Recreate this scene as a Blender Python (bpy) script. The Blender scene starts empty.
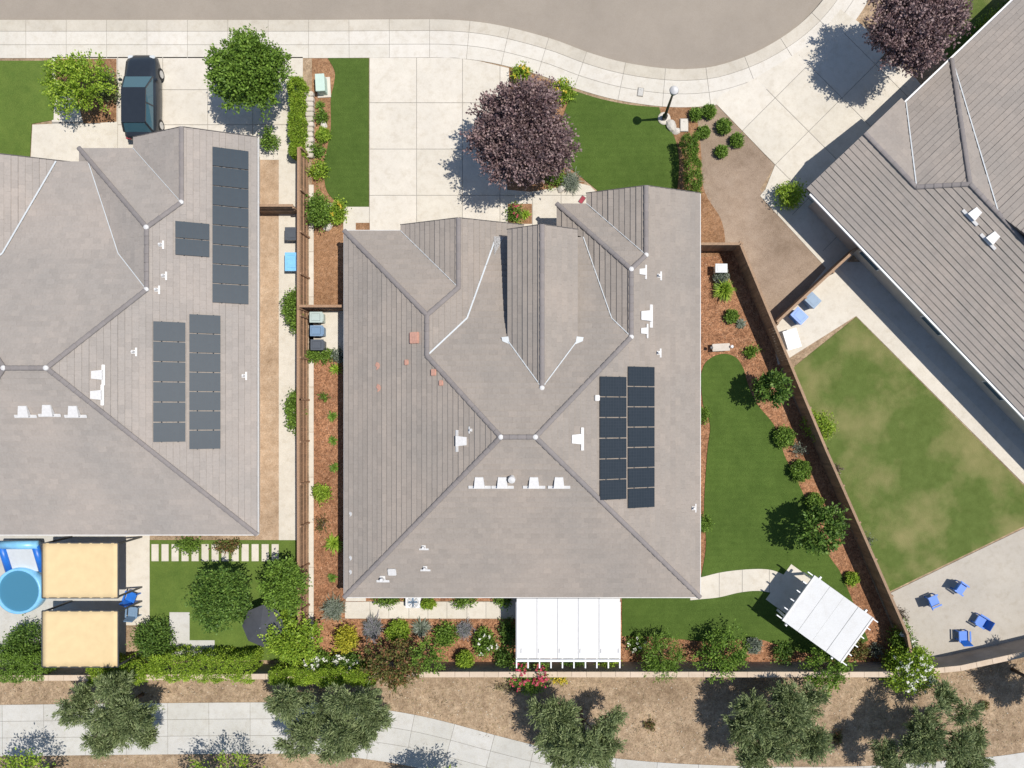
import bpy, bmesh, math, random
import numpy as np
from mathutils import Vector, Matrix

random.seed(7)
C = bpy.context.scene.collection
PPM = 17.5                      # photo pixels per metre on the ground
CH = 44.2                       # camera height (m)
NX, NY = 560.0, 415.0           # nadir of the camera in the photo

# ------------------------------------------------------------------ coordinates
def P(px, py, h=0.0):
    s = CH / (CH - h)
    return Vector((((px - NX) / s + NX - 512) / PPM, -((py - NY) / s + NY - 384) / PPM, h))

def P2(px, py, h=0.0):
    v = P(px, py, h)
    return (v.x, v.y)

# ------------------------------------------------------------------ object helpers
def link(o, parent=None):
    C.objects.link(o)
    if parent is not None:
        o.parent = parent
    return o

def tag(o, label=None, cat=None, group=None, kind=None):
    if label: o['label'] = label
    if cat: o['category'] = cat
    if group: o['group'] = group
    if kind: o['kind'] = kind
    return o

def thing(name, label, cat, loc=(0, 0, 0), rz=0.0, group=None):
    o = bpy.data.objects.new(name, None)
    o.empty_display_size = 0.3
    link(o)
    o.location = loc
    o.rotation_euler = (0, 0, rz)
    return tag(o, label, cat, group)

def obj(name, bm, mat, parent=None, smooth=False, bevel=0.0):
    me = bpy.data.meshes.new(name)
    if bevel > 0:
        bmesh.ops.bevel(bm, geom=[e for e in bm.edges if len(e.link_faces) == 2 and e.calc_face_angle(0) > 0.6],
                        offset=bevel, segments=2, affect='EDGES', clamp_overlap=True)
    bm.normal_update()
    bm.to_mesh(me)
    bm.free()
    for m in (mat if isinstance(mat, (list, tuple)) else [mat]):
        me.materials.append(m)
    if smooth:
        for p in me.polygons: p.use_smooth = True
    return link(bpy.data.objects.new(name, me), parent)

def npobj(name, verts, faces, mat, parent=None, mats=None, smooth=False):
    """verts (n,3), faces (m,k) arrays of equal-sized faces"""
    me = bpy.data.meshes.new(name)
    verts = np.asarray(verts, np.float32); faces = np.asarray(faces, np.int32)
    k = faces.shape[1]
    me.vertices.add(len(verts)); me.vertices.foreach_set('co', verts.ravel())
    me.loops.add(faces.size); me.loops.foreach_set('vertex_index', faces.ravel())
    me.polygons.add(len(faces))
    me.polygons.foreach_set('loop_start', np.arange(0, faces.size, k, dtype=np.int32))
    me.polygons.foreach_set('loop_total', np.full(len(faces), k, np.int32))
    for m in (mat if isinstance(mat, (list, tuple)) else [mat]):
        me.materials.append(m)
    if mats is not None:
        me.polygons.foreach_set('material_index', np.asarray(mats, np.int32))
    me.update(calc_edges=True)
    me.validate()
    if smooth:
        for p in me.polygons: p.use_smooth = True
    return link(bpy.data.objects.new(name, me), parent)

def copy_tree(o, parent=None):
    c = o.copy(); C.objects.link(c)
    if parent is not None: c.parent = parent
    for ch in list(o.children):
        copy_tree(ch, c)
    return c

# mesh builders --------------------------------------------------------------
def box(bm, cx, cy, cz, sx, sy, sz, rz=0.0, rot=None):
    M = Matrix.Translation((cx, cy, cz)) @ (rot if rot is not None else Matrix.Rotation(rz, 4, 'Z')) @ Matrix.Diagonal((sx, sy, sz, 1))
    return bmesh.ops.create_cube(bm, size=1.0, matrix=M)['verts']

def bar(bm, a, b, w, d, up=Vector((0, 0, 1))):
    a = Vector(a); b = Vector(b)
    z = (b - a); L = z.length
    if L < 1e-6: return
    z.normalize()
    x = up.cross(z)
    if x.length < 1e-4: x = Vector((1, 0, 0)).cross(z)
    if x.length < 1e-4: x = Vector((0, 1, 0)).cross(z)
    x.normalize(); y = z.cross(x)
    R = Matrix((x, y, z)).transposed().to_4x4()
    M = Matrix.Translation((a + b) / 2) @ R @ Matrix.Diagonal((w, d, L, 1))
    bmesh.ops.create_cube(bm, size=1.0, matrix=M)

def cyl(bm, a, b, r1, r2=None, n=12, caps=True):
    a = Vector(a); b = Vector(b)
    if r2 is None: r2 = r1
    z = (b - a).normalized()
    x = z.orthogonal().normalized(); y = z.cross(x)
    A = [bm.verts.new(a + (x * math.cos(t) + y * math.sin(t)) * r1) for t in [2 * math.pi * i / n for i in range(n)]]
    B = [bm.verts.new(b + (x * math.cos(t) + y * math.sin(t)) * r2) for t in [2 * math.pi * i / n for i in range(n)]]
    for i in range(n):
        bm.faces.new((A[i], A[(i + 1) % n], B[(i + 1) % n], B[i]))
    if caps:
        bm.faces.new(A[::-1]); bm.faces.new(B)

def lathe(bm, prof, cx=0, cy=0, n=20):
    rings = []
    for r, z in prof:
        rings.append([bm.verts.new((cx + r * math.cos(2 * math.pi * i / n), cy + r * math.sin(2 * math.pi * i / n), z)) for i in range(n)])
    for A, B in zip(rings, rings[1:]):
        for i in range(n):
            bm.faces.new((A[i], A[(i + 1) % n], B[(i + 1) % n], B[i]))
    bm.faces.new(rings[0][::-1]); bm.faces.new(rings[-1])

def prism(bm, pts, z0, z1):
    """pts list of (x,y); closed solid"""
    ar = sum(pts[i][0] * pts[(i + 1) % len(pts)][1] - pts[(i + 1) % len(pts)][0] * pts[i][1] for i in range(len(pts)))
    if ar < 0: pts = pts[::-1]
    A = [bm.verts.new((x, y, z0)) for x, y in pts]
    B = [bm.verts.new((x, y, z1)) for x, y in pts]
    n = len(pts)
    bm.faces.new(A[::-1]); bm.faces.new(B)
    for i in range(n):
        bm.faces.new((A[i], A[(i + 1) % n], B[(i + 1) % n], B[i]))

def clip(poly, a, b, c):
    """keep a*x+b*y+c >= 0 ; poly of tuples whose first two entries are used"""
    out = []
    n = len(poly)
    for i in range(n):
        p, q = poly[i], poly[(i + 1) % n]
        dp = a * p[0] + b * p[1] + c; dq = a * q[0] + b * q[1] + c
        if dp >= 0: out.append(p)
        if (dp > 0 > dq) or (dp < 0 < dq):
            t = dp / (dp - dq)
            out.append((p[0] + (q[0] - p[0]) * t, p[1] + (q[1] - p[1]) * t))
    return out

def area2(poly):
    return sum(poly[i][0] * poly[(i + 1) % len(poly)][1] - poly[(i + 1) % len(poly)][0] * poly[i][1] for i in range(len(poly))) / 2

def smooth_poly(pts, n=6, closed=True):
    """Catmull-Rom through pixel points"""
    out = []
    N = len(pts)
    rng = range(N) if closed else range(N - 1)
    for i in rng:
        if closed:
            p0, p1, p2, p3 = pts[(i - 1) % N], pts[i], pts[(i + 1) % N], pts[(i + 2) % N]
        else:
            p0, p1, p2, p3 = pts[max(i - 1, 0)], pts[i], pts[i + 1], pts[min(i + 2, N - 1)]
        for k in range(n):
            t = k / n
            out.append(tuple(0.5 * (2 * p1[j] + (p2[j] - p0[j]) * t + (2 * p0[j] - 5 * p1[j] + 4 * p2[j] - p3[j]) * t * t
                                    + (3 * p1[j] - p0[j] - 3 * p2[j] + p3[j]) * t ** 3) for j in (0, 1)))
    if not closed: out.append(tuple(pts[-1]))
    return out

def W(pts, h=0.0):
    return [P2(x, y, h) for x, y in pts]

# ------------------------------------------------------------------ materials
def new_mat(name):
    m = bpy.data.materials.new(name); m.use_nodes = True
    nt = m.node_tree
    return m, nt, nt.nodes['Principled BSDF']

def N(nt, t, **kw):
    n = nt.nodes.new(t)
    for k, v in kw.items():
        if k in n.inputs: n.inputs[k].default_value = v
        else: setattr(n, k, v)
    return n

def rgba(c): return (c[0], c[1], c[2], 1.0)

def mix_rgb(nt, a, b, fac, mode='MIX'):
    n = nt.nodes.new('ShaderNodeMix'); n.data_type = 'RGBA'; n.blend_type = mode
    for i, v in ((6, a), (7, b)):
        if isinstance(v, (tuple, list)): n.inputs[i].default_value = rgba(v)
        else: nt.links.new(v, n.inputs[i])
    if isinstance(fac, (int, float)): n.inputs[0].default_value = fac
    else: nt.links.new(fac, n.inputs[0])
    return n.outputs[2]

def ramp(nt, sock, stops):
    r = nt.nodes.new('ShaderNodeValToRGB')
    e = r.color_ramp.elements
    while len(e) < len(stops): e.new(0.5)
    for i, (p, c) in enumerate(stops):
        e[i].position = p; e[i].color = rgba(c) if not isinstance(c, (int, float)) else (c, c, c, 1)
    nt.links.new(sock, r.inputs[0])
    return r.outputs[0]

def pos(nt):
    return nt.nodes.new('ShaderNodeNewGeometry').outputs['Position']

def objco(nt):
    return nt.nodes.new('ShaderNodeTexCoord').outputs['Object']

def noise(nt, vec, scale, detail=4, rough=0.6, out=0):
    n = N(nt, 'ShaderNodeTexNoise', Scale=scale, Detail=detail, Roughness=rough)
    nt.links.new(vec, n.inputs['Vector'])
    return n.outputs[out]

def bump(nt, bsdf, height, strength, dist):
    b = N(nt, 'ShaderNodeBump', Strength=strength, Distance=dist)
    nt.links.new(height, b.inputs['Height'])
    nt.links.new(b.outputs[0], bsdf.inputs['Normal'])
    return b

def plain(name, col, rough=0.6, var=0.12, scale=3.0, metal=0.0, spec=0.5, bmp=0.0, bscale=40, island=0.0, coords='obj'):
    m, nt, b = new_mat(name)
    v = objco(nt) if coords == 'obj' else pos(nt)
    f = noise(nt, v, scale)
    dark = tuple(c * (1 - var) for c in col); lite = tuple(min(1, c * (1 + var)) for c in col)
    c = ramp(nt, f, [(0.3, dark), (0.7, lite)])
    if island:
        r = nt.nodes.new('ShaderNodeNewGeometry').outputs['Random Per Island']
        k = ramp(nt, r, [(0, 1 - island), (1, 1 + 0.0)])
        c = mix_rgb(nt, c, k, 1.0, 'MULTIPLY')
    nt.links.new(c, b.inputs['Base Color'])
    b.inputs['Roughness'].default_value = rough
    b.inputs['Metallic'].default_value = metal
    b.inputs['Specular IOR Level'].default_value = spec
    if bmp: bump(nt, b, noise(nt, v, bscale, 3), bmp, 0.02)
    return m

def concrete(name, col, stain=0.14, island=0.06, marks=0.5):
    m, nt, b = new_mat(name)
    v = pos(nt)
    big = noise(nt, v, 0.35, 5, 0.65)
    mid = noise(nt, v, 2.2, 6, 0.7)
    fine = noise(nt, v, 18, 4, 0.7)
    c = ramp(nt, big, [(0.25, tuple(x * (1 - stain) for x in col)), (0.6, col), (0.8, tuple(min(1, x * 1.06) for x in col))])
    s = ramp(nt, mid, [(0.34, (0.80, 0.765, 0.71)), (0.5, (0.97, 0.965, 0.955)), (0.6, (1, 1, 1))])
    c = mix_rgb(nt, c, s, marks, 'MULTIPLY')
    s2 = ramp(nt, fine, [(0.35, (0.9, 0.89, 0.87)), (0.6, (1, 1, 1))])
    c = mix_rgb(nt, c, s2, 0.7, 'MULTIPLY')
    r = nt.nodes.new('ShaderNodeNewGeometry').outputs['Random Per Island']
    k = ramp(nt, r, [(0, (1 - island, 1 - island, 1 - island * 1.3)), (1, (1, 1, 1))])
    c = mix_rgb(nt, c, k, 1.0, 'MULTIPLY')
    nt.links.new(c, b.inputs['Base Color'])
    b.inputs['Roughness'].default_value = 0.85
    b.inputs['Specular IOR Level'].default_value = 0.25
    bump(nt, b, fine, 0.15, 0.01)
    return m

def ground_mat(name, cols, scale=1.2, fine=22, chips=0.0, chipscale=16, bmp=0.5):
    """cols: dark, mid, light"""
    m, nt, b = new_mat(name)
    v = pos(nt)
    big = noise(nt, v, scale * 0.3, 5, 0.6)
    mid = noise(nt, v, scale * 2.5, 6, 0.75)
    fn = noise(nt, v, fine, 5, 0.75)
    c = ramp(nt, mid, [(0.3, cols[0]), (0.5, cols[1]), (0.72, cols[2])])
    c = mix_rgb(nt, c, ramp(nt, big, [(0.32, (0.70, 0.68, 0.66)), (0.5, (1, 1, 1)), (0.68, (1.2, 1.19, 1.17))]), 0.9, 'MULTIPLY')
    c = mix_rgb(nt, c, ramp(nt, fn, [(0.3, (0.55, 0.53, 0.5)), (0.55, (1, 1, 1)), (0.75, (1.25, 1.22, 1.2))]), 0.7, 'MULTIPLY')
    h = fn
    if chips:
        vo = N(nt, 'ShaderNodeTexVoronoi', Scale=chipscale)
        nt.links.new(v, vo.inputs['Vector'])
        k = ramp(nt, vo.outputs['Color'], [(0.1, (0.45, 0.42, 0.4)), (0.5, (1, 1, 1)), (0.9, (1.5, 1.45, 1.4))])
        c = mix_rgb(nt, c, k, chips, 'MULTIPLY')
        h = vo.outputs['Color']
    nt.links.new(c, b.inputs['Base Color'])
    b.inputs['Roughness'].default_value = 0.95
    b.inputs['Specular IOR Level'].default_value = 0.1
    bump(nt, b, h, bmp, 0.04)
    return m

def grass_mat(name, a, bcol, patch=None, stripes=0.0):
    m, nt, b = new_mat(name)
    v = pos(nt)
    big = noise(nt, v, 0.33, 4, 0.55)
    mid = noise(nt, v, 1.6, 6, 0.7)
    fn = noise(nt, v, 30, 3, 0.7)
    c = ramp(nt, mid, [(0.3, a), (0.7, bcol)])
    if patch:
        c = mix_rgb(nt, c, patch, ramp(nt, big, [(0.45, 0.0), (0.72, 0.85)]))
    else:
        c = mix_rgb(nt, c, ramp(nt, big, [(0.3, (0.85, 0.85, 0.85)), (0.7, (1.15, 1.12, 1.1))]), 0.8, 'MULTIPLY')
    c = mix_rgb(nt, c, ramp(nt, fn, [(0.3, (0.6, 0.6, 0.6)), (0.7, (1.3, 1.3, 1.3))]), 0.8, 'MULTIPLY')
    if stripes:
        wv = N(nt, 'ShaderNodeTexWave', Scale=0.9, Distortion=1.5, Detail=3)
        wv.bands_direction = 'Y'
        nt.links.new(v, wv.inputs['Vector'])
        c = mix_rgb(nt, c, ramp(nt, wv.outputs[1], [(0, (0.9, 0.9, 0.9)), (1, (1.05, 1.05, 1.05))]), stripes, 'MULTIPLY')
    nt.links.new(c, b.inputs['Base Color'])
    b.inputs['Roughness'].default_value = 0.95
    b.inputs['Specular IOR Level'].default_value = 0.08
    bump(nt, b, fn, 0.8, 0.05)
    return m

def leaf_mat(name, c0, c1, c2, trans=0.25):
    m, nt, b = new_mat(name)
    if trans >= 0.12 or 'purple' in name:
        c0, c1, c2 = [tuple(min(0.62, x * g) for x, g in zip(c, (1.5, 1.45, 1.35))) for c in (c0, c1, c2)]
    r = nt.nodes.new('ShaderNodeNewGeometry').outputs['Random Per Island']
    c = ramp(nt, r, [(0.05, c0), (0.5, c1), (0.97, c2)])
    f = noise(nt, objco(nt), 2.0, 3)
    c = mix_rgb(nt, c, ramp(nt, f, [(0.3, (0.66, 0.70, 0.66)), (0.7, (1.28, 1.24, 1.12))]), 0.8, 'MULTIPLY')
    nt.links.new(c, b.inputs['Base Color'])
    b.inputs['Roughness'].default_value = 0.55
    b.inputs['Specular IOR Level'].default_value = 0.3
    t = nt.nodes.new('ShaderNodeBsdfTranslucent')
    nt.links.new(c, t.inputs['Color'])
    mx = nt.nodes.new('ShaderNodeMixShader'); mx.inputs[0].default_value = trans
    nt.links.new(b.outputs[0], mx.inputs[1]); nt.links.new(t.outputs[0], mx.inputs[2])
    nt.links.new(mx.outputs[0], nt.nodes['Material Output'].inputs['Surface'])
    return m

def tile_mat(name, col):
    m, nt, b = new_mat(name)
    v = objco(nt)
    r = nt.nodes.new('ShaderNodeNewGeometry').outputs['Random Per Island']
    big = noise(nt, v, 0.28, 4, 0.6)
    fn = noise(nt, v, 9, 5, 0.7)
    c = ramp(nt, r, [(0.0, tuple(x * 0.935 for x in col)), (0.35, tuple(x * 0.985 for x in col)), (0.8, tuple(x * 1.015 for x in col)),
                     (1.0, tuple(x * y for x, y in zip(col, (1.06, 1.05, 1.04))))])
    c = mix_rgb(nt, c, ramp(nt, big, [(0.3, (0.90, 0.91, 0.92)), (0.7, (1.07, 1.04, 1.02))]), 1.0, 'MULTIPLY')
    c = mix_rgb(nt, c, ramp(nt, fn, [(0.3, (0.88, 0.88, 0.88)), (0.7, (1.06, 1.06, 1.06))]), 0.8, 'MULTIPLY')
    nt.links.new(c, b.inputs['Base Color'])
    b.inputs['Roughness'].default_value = 0.85
    b.inputs['Specular IOR Level'].default_value = 0.2
    bump(nt, b, fn, 0.2, 0.01)
    return m

def solar_mat(name, c1, c2):
    m, nt, b = new_mat(name)
    uv = nt.nodes.new('ShaderNodeTexCoord').outputs['UV']
    br = N(nt, 'ShaderNodeTexBrick', Scale=1.0)
    br.offset = 0.0
    br.inputs['Color1'].default_value = rgba(c1); br.inputs['Color2'].default_value = rgba(c2)
    br.inputs['Mortar'].default_value = (0.034, 0.043, 0.054, 1)
    br.inputs['Mortar Size'].default_value = 0.006
    br.inputs['Brick Width'].default_value = 1 / 10; br.inputs['Row Height'].default_value = 1 / 6
    nt.links.new(uv, br.inputs['Vector'])
    nt.links.new(br.outputs[0], b.inputs['Base Color'])
    b.inputs['Roughness'].default_value = 0.42
    b.inputs['Specular IOR Level'].default_value = 0.14
    return m

def wood_mat(name, col, var=0.3, axis_scale=(8, 8, 1.2)):
    m, nt, b = new_mat(name)
    v = objco(nt)
    mp = nt.nodes.new('ShaderNodeMapping'); mp.inputs['Scale'].default_value = axis_scale
    nt.links.new(v, mp.inputs['Vector'])
    f = noise(nt, mp.outputs[0], 2.0, 6, 0.7)
    r = nt.nodes.new('ShaderNodeNewGeometry').outputs['Random Per Island']
    c = ramp(nt, f, [(0.3, tuple(x * (1 - var) for x in col)), (0.7, tuple(x * (1 + var) for x in col))])
    c = mix_rgb(nt, c, ramp(nt, r, [(0, (0.75, 0.75, 0.75)), (1, (1.15, 1.12, 1.1))]), 1.0, 'MULTIPLY')
    nt.links.new(c, b.inputs['Base Color'])
    b.inputs['Roughness'].default_value = 0.85
    bump(nt, b, f, 0.3, 0.01)
    return m

def glass_mat(name, col):
    m, nt, b = new_mat(name)
    b.inputs['Base Color'].default_value = rgba(col)
    b.inputs['Roughness'].default_value = 0.06
    b.inputs['Specular IOR Level'].default_value = 0.8
    return m

M = dict(
    soil=ground_mat('dry_soil', [(0.235, 0.165, 0.106), (0.355, 0.26, 0.17), (0.48, 0.37, 0.255)], 0.9, 20, 0.4, 14),
    bare=ground_mat('bare_soil', [(0.27, 0.20, 0.145), (0.33, 0.25, 0.185), (0.38, 0.295, 0.225)], 0.6, 24, 0.12, 20, 0.3),
    mulch=ground_mat('bark_mulch', [(0.205, 0.10, 0.053), (0.335, 0.17, 0.092), (0.45, 0.26, 0.155)], 1.5, 26, 0.75, 17, 0.9),
    tan=ground_mat('tan_gravel', [(0.36, 0.25, 0.16), (0.47, 0.34, 0.23), (0.56, 0.43, 0.31)], 0.8, 24, 0.2, 18, 0.4),
    mulch2=ground_mat('orange_mulch', [(0.24, 0.13, 0.068), (0.33, 0.185, 0.10), (0.41, 0.25, 0.15)], 1.5, 26, 0.5, 19, 0.7),
    turf=grass_mat('turf', (0.070, 0.117, 0.023), (0.094, 0.148, 0.031), None, 0.35),
    lawn=grass_mat('patchy_lawn', (0.092, 0.128, 0.03), (0.13, 0.175, 0.046), (0.31, 0.27, 0.12)),
    lawn2=grass_mat('mown_lawn', (0.10, 0.16, 0.032), (0.14, 0.20, 0.042)),
    asphalt=concrete('asphalt', (0.325, 0.280, 0.230), 0.12, 0.0, 0.15),
    conc=concrete('concrete', (0.67, 0.618, 0.534), 0.13),
    walk=concrete('pavement_concrete', (0.665, 0.622, 0.552), 0.10, 0.07),
    curb=concrete('curb_concrete', (0.58, 0.53, 0.45), 0.16, 0.08),
    trail=concrete('trail_concrete', (0.56, 0.545, 0.51), 0.14, 0.08),
    patio=concrete('patio_concrete', (0.46, 0.42, 0.36), 0.12, 0.05),
    gaz=concrete('pale_grey_roof', (0.66, 0.66, 0.655), 0.08, 0.05, 0.25),
    seam=plain('grey_seam', (0.50, 0.50, 0.505), 0.5),
    joint=plain('joint', (0.27, 0.25, 0.22), 0.9, coords='pos'),
    tile=tile_mat('roof_tile', (0.315, 0.278, 0.242)),
    tile_l=tile_mat('light_roof_tile', (0.352, 0.316, 0.282)),
    tile_r=tile_mat('taupe_roof_tile', (0.322, 0.286, 0.252)),
    proof=concrete('painted_roof', (0.70, 0.69, 0.665), 0.05, 0.0, 0.15),
    ridge=tile_mat('ridge_tile', (0.245, 0.222, 0.212)),
    under=plain('roof_underlay', (0.10, 0.09, 0.085), 0.9),
    white=plain('white_paint', (0.76, 0.76, 0.75), 0.5, 0.04),
    flash=plain('white_flashing', (0.56, 0.585, 0.59), 0.45, 0.06),
    offwhite=plain('roof_vent_white', (0.62, 0.605, 0.585), 0.55, 0.08, 8),
    pinkvent=plain('terracotta_primer', (0.55, 0.30, 0.22), 0.7, 0.15, 8),
    stucco=plain('stucco', (0.52, 0.46, 0.38), 0.9, 0.08, 1.5, bmp=0.3),
    black=plain('black_metal', (0.025, 0.025, 0.027), 0.4, 0.2),
    dark=plain('dark_plastic', (0.06, 0.062, 0.066), 0.5, 0.2),
    solar=solar_mat('solar_cells', (0.020, 0.029, 0.039), (0.023, 0.032, 0.043)),
    solar2=solar_mat('blue_solar_cells', (0.026, 0.042, 0.058), (0.029, 0.046, 0.062)),
    frame=plain('solar_frame', (0.03, 0.033, 0.038), 0.4, 0.1),
    alu=plain('aluminium', (0.62, 0.63, 0.64), 0.35, 0.08, metal=0.7),
    fence=wood_mat('fence_wood', (0.30, 0.185, 0.11)),
    dfence=wood_mat('dark_fence_wood', (0.30, 0.20, 0.125)),
    wallface=plain('wall_block', (0.30, 0.255, 0.215), 0.9, 0.14, 1.5, bmp=0.3),
    cap=concrete('wall_cap', (0.62, 0.50, 0.385), 0.08, 0.08),
    block=concrete('white_stone', (0.66, 0.60, 0.53), 0.16, 0.2),
    rock=concrete('pale_boulder', (0.62, 0.58, 0.52), 0.2, 0.1),
    bark=plain('tree_bark', (0.13, 0.095, 0.07), 0.95, 0.3, 6, bmp=0.5, bscale=14),
    sail=plain('beige_fabric', (0.66, 0.50, 0.27), 0.8, 0.05, 2),
    bluep=plain('blue_plastic', (0.02, 0.15, 0.55), 0.4, 0.1),
    lblue=plain('light_blue_vinyl', (0.22, 0.52, 0.78), 0.35, 0.1),
    water=glass_mat('pool_water', (0.06, 0.20, 0.30)),
    glass=glass_mat('window_glass', (0.05, 0.09, 0.12)),
    carpaint=plain('slate_car_paint', (0.022, 0.027, 0.034), 0.22, 0.06, spec=0.7),
    carglass=glass_mat('car_glass', (0.05, 0.115, 0.15)),
    tyre=plain('tyre_rubber', (0.02, 0.02, 0.02), 0.85, 0.1),
    umb=plain('charcoal_fabric', (0.055, 0.058, 0.066), 0.8, 0.1),
    binmint=plain('mint_plastic', (0.42, 0.49, 0.45), 0.5, 0.06),
    binblue=plain('blue_grey_plastic', (0.16, 0.25, 0.36), 0.5, 0.06),
    bingrey=plain('charcoal_plastic', (0.075, 0.085, 0.10), 0.5, 0.08),
    mint=plain('mint_paint', (0.50, 0.62, 0.54), 0.5, 0.06),
    redmat=plain('red_mat', (0.33, 0.05, 0.07), 0.9, 0.15),
    # leaves
    purple=leaf_mat('purple_leaf', (0.074, 0.044, 0.054), (0.162, 0.112, 0.126), (0.265, 0.20, 0.212), 0.12),
    olive=leaf_mat('olive_leaf', (0.080, 0.114, 0.048), (0.136, 0.178, 0.082), (0.22, 0.262, 0.142)),
    green=leaf_mat('green_leaf', (0.062, 0.115, 0.018), (0.105, 0.185, 0.028), (0.165, 0.265, 0.05)),
    citrus=leaf_mat('citrus_leaf', (0.04, 0.085, 0.016), (0.075, 0.14, 0.028), (0.13, 0.21, 0.045)),
    lime=leaf_mat('lime_leaf', (0.11, 0.19, 0.02), (0.18, 0.28, 0.03), (0.27, 0.36, 0.05)),
    yellow=leaf_mat('yellow_leaf', (0.20, 0.22, 0.02), (0.34, 0.32, 0.03), (0.46, 0.40, 0.06)),
    greyg=leaf_mat('grey_leaf', (0.10, 0.13, 0.10), (0.16, 0.19, 0.16), (0.22, 0.25, 0.24)),
    laven=leaf_mat('lavender_leaf', (0.12, 0.14, 0.13), (0.17, 0.18, 0.20), (0.22, 0.21, 0.29)),
    redg=leaf_mat('bronze_leaf', (0.07, 0.085, 0.025), (0.105, 0.125, 0.035), (0.21, 0.095, 0.06)),
    twig=leaf_mat('twig', (0.10, 0.07, 0.05), (0.16, 0.12, 0.09), (0.24, 0.20, 0.16), 0.0),
    dry=leaf_mat('dry_grass', (0.25, 0.20, 0.10), (0.38, 0.31, 0.16), (0.50, 0.42, 0.25), 0.1),
    flw=leaf_mat('white_petal', (0.72, 0.70, 0.66), (0.8, 0.79, 0.76), (0.85, 0.84, 0.8), 0.1),
    flr=leaf_mat('red_petal', (0.45, 0.03, 0.08), (0.58, 0.07, 0.14), (0.65, 0.15, 0.22), 0.1),
    fly=leaf_mat('yellow_petal', (0.60, 0.42, 0.03), (0.66, 0.50, 0.06), (0.7, 0.58, 0.12), 0.1),
)

# ------------------------------------------------------------------ ground sheets
def sheet(name, pts, z, mat, parent=None, kind='structure'):
    bm = bmesh.new()
    ar = area2(pts)
    if ar < 0: pts = pts[::-1]
    f = bm.faces.new([bm.verts.new((x, y, z)) for x, y in pts])
    bm.normal_update()
    bmesh.ops.triangulate(bm, faces=[f], ngon_method='EAR_CLIP')
    o = obj(name, bm, mat, parent)
    if kind: tag(o, kind=kind)
    return o

def raised(name, pts, z0, z1, mat, kind='structure'):
    bm = bmesh.new()
    prism(bm, pts, z0, z1)
    bm.normal_update()
    bmesh.ops.triangulate(bm, faces=[f for f in bm.faces if len(f.verts) > 4], ngon_method='EAR_CLIP')
    return tag(obj(name, bm, mat), kind=kind)

def resample(pts, step):
    pts = [Vector(p) for p in pts]
    d = [0.0]
    for a, b in zip(pts, pts[1:]): d.append(d[-1] + (b - a).length)
    n = max(2, int(round(d[-1] / step)) + 1)
    out = []
    j = 0
    for i in range(n):
        s = d[-1] * i / (n - 1)
        while j < len(d) - 2 and d[j + 1] < s: j += 1
        t = (s - d[j]) / max(1e-9, d[j + 1] - d[j])
        out.append(pts[j].lerp(pts[j + 1], t))
    return out

def offset_path(pts, off):
    out = []
    for i, p in enumerate(pts):
        t = (pts[min(i + 1, len(pts) - 1)] - pts[max(i - 1, 0)]).normalized()
        out.append(Vector((p.x + t.y * off, p.y - t.x * off)))   # right-hand side of travel
    return out

def slab_path(name, pts, lanes, slab, gap, z0, z1, mat, sub=4):
    """pts world polyline; lanes offsets to the right of travel"""
    fine = resample(pts, slab / sub)
    bm = bmesh.new()
    for d0, d1 in lanes:
        A = offset_path(fine, d0 + gap / 2); B = offset_path(fine, d1 - gap / 2)
        for i in range(0, len(fine) - 1, sub):
            e = min(i + sub, len(fine) - 1)
            a = A[i:e + 1]; b = B[i:e + 1]
            if len(a) < 2: continue
            for q in (a, b):
                q[0] = q[0] + (q[1] - q[0]).normalized() * gap / 2
                q[-1] = q[-1] + (q[-2] - q[-1]).normalized() * gap / 2
            prism(bm, [tuple(v) for v in a] + [tuple(v) for v in reversed(b)], z0, z1)
    return tag(obj(name, bm, mat), kind='structure')

def slab_grid(name, poly, xs, ys, gap, z0, z1, mat, base=True):
    """poly and cut lines in world coordinates; rectangular slabs clipped to the outline"""
    bm = bmesh.new()
    for x0, x1 in zip(xs, xs[1:]):
        for y0, y1 in zip(ys, ys[1:]):
            g = gap / 2
            q = clip(poly, 1, 0, -(x0 + g)); q = clip(q, -1, 0, x1 - g) if q else q
            q = clip(q, 0, 1, -(y0 + g)) if q else q
            q = clip(q, 0, -1, y1 - g) if q else q
            if len(q) >= 3 and abs(area2(q)) > 0.005:
                r = [q[i] for i in range(len(q)) if (Vector(q[i]) - Vector(q[i - 1])).length > 1e-4]
                if len(r) >= 3: prism(bm, r, z0, z1)
    return tag(obj(name, bm, mat), kind='structure')

KZ = 0.0
# curb line: road edge (left to right), photo pixels
curb_px = [(-700, 20), (-300, 20), (0, 20), (150, 20), (300, 20), (400, 19.5), (455, 20), (500, 25.5), (552, 39), (587, 52), (622, 62), (660, 68),
           (690, 69), (720, 65), (760, 50), (800, 24), (830, -10), (848, -50), (855, -110), (840, -180), (790, -250)]
curb_s = smooth_poly(curb_px, 6, closed=False)
curb_w = [Vector(P2(x, y)) for x, y in curb_s]

big = 220.0
sheet('terrain', [(-big, -big), (big, -big), (big, big), (-big, big)], -0.30, M['soil'])
road_poly = [tuple(v) for v in curb_w] + [(30, 60), (-60, 60)]
sheet('road', [(-80, 90), (60, 90)] + [tuple(v) for v in reversed(curb_w)] + [(-80, 20.8)], -0.13, M['asphalt'])
sheet('ground', [(-80, -60), (80, -60), (80, 60)] + [tuple(v) for v in reversed(curb_w)] + [(-80, 20.8)], 0.0, M['soil'])
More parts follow.
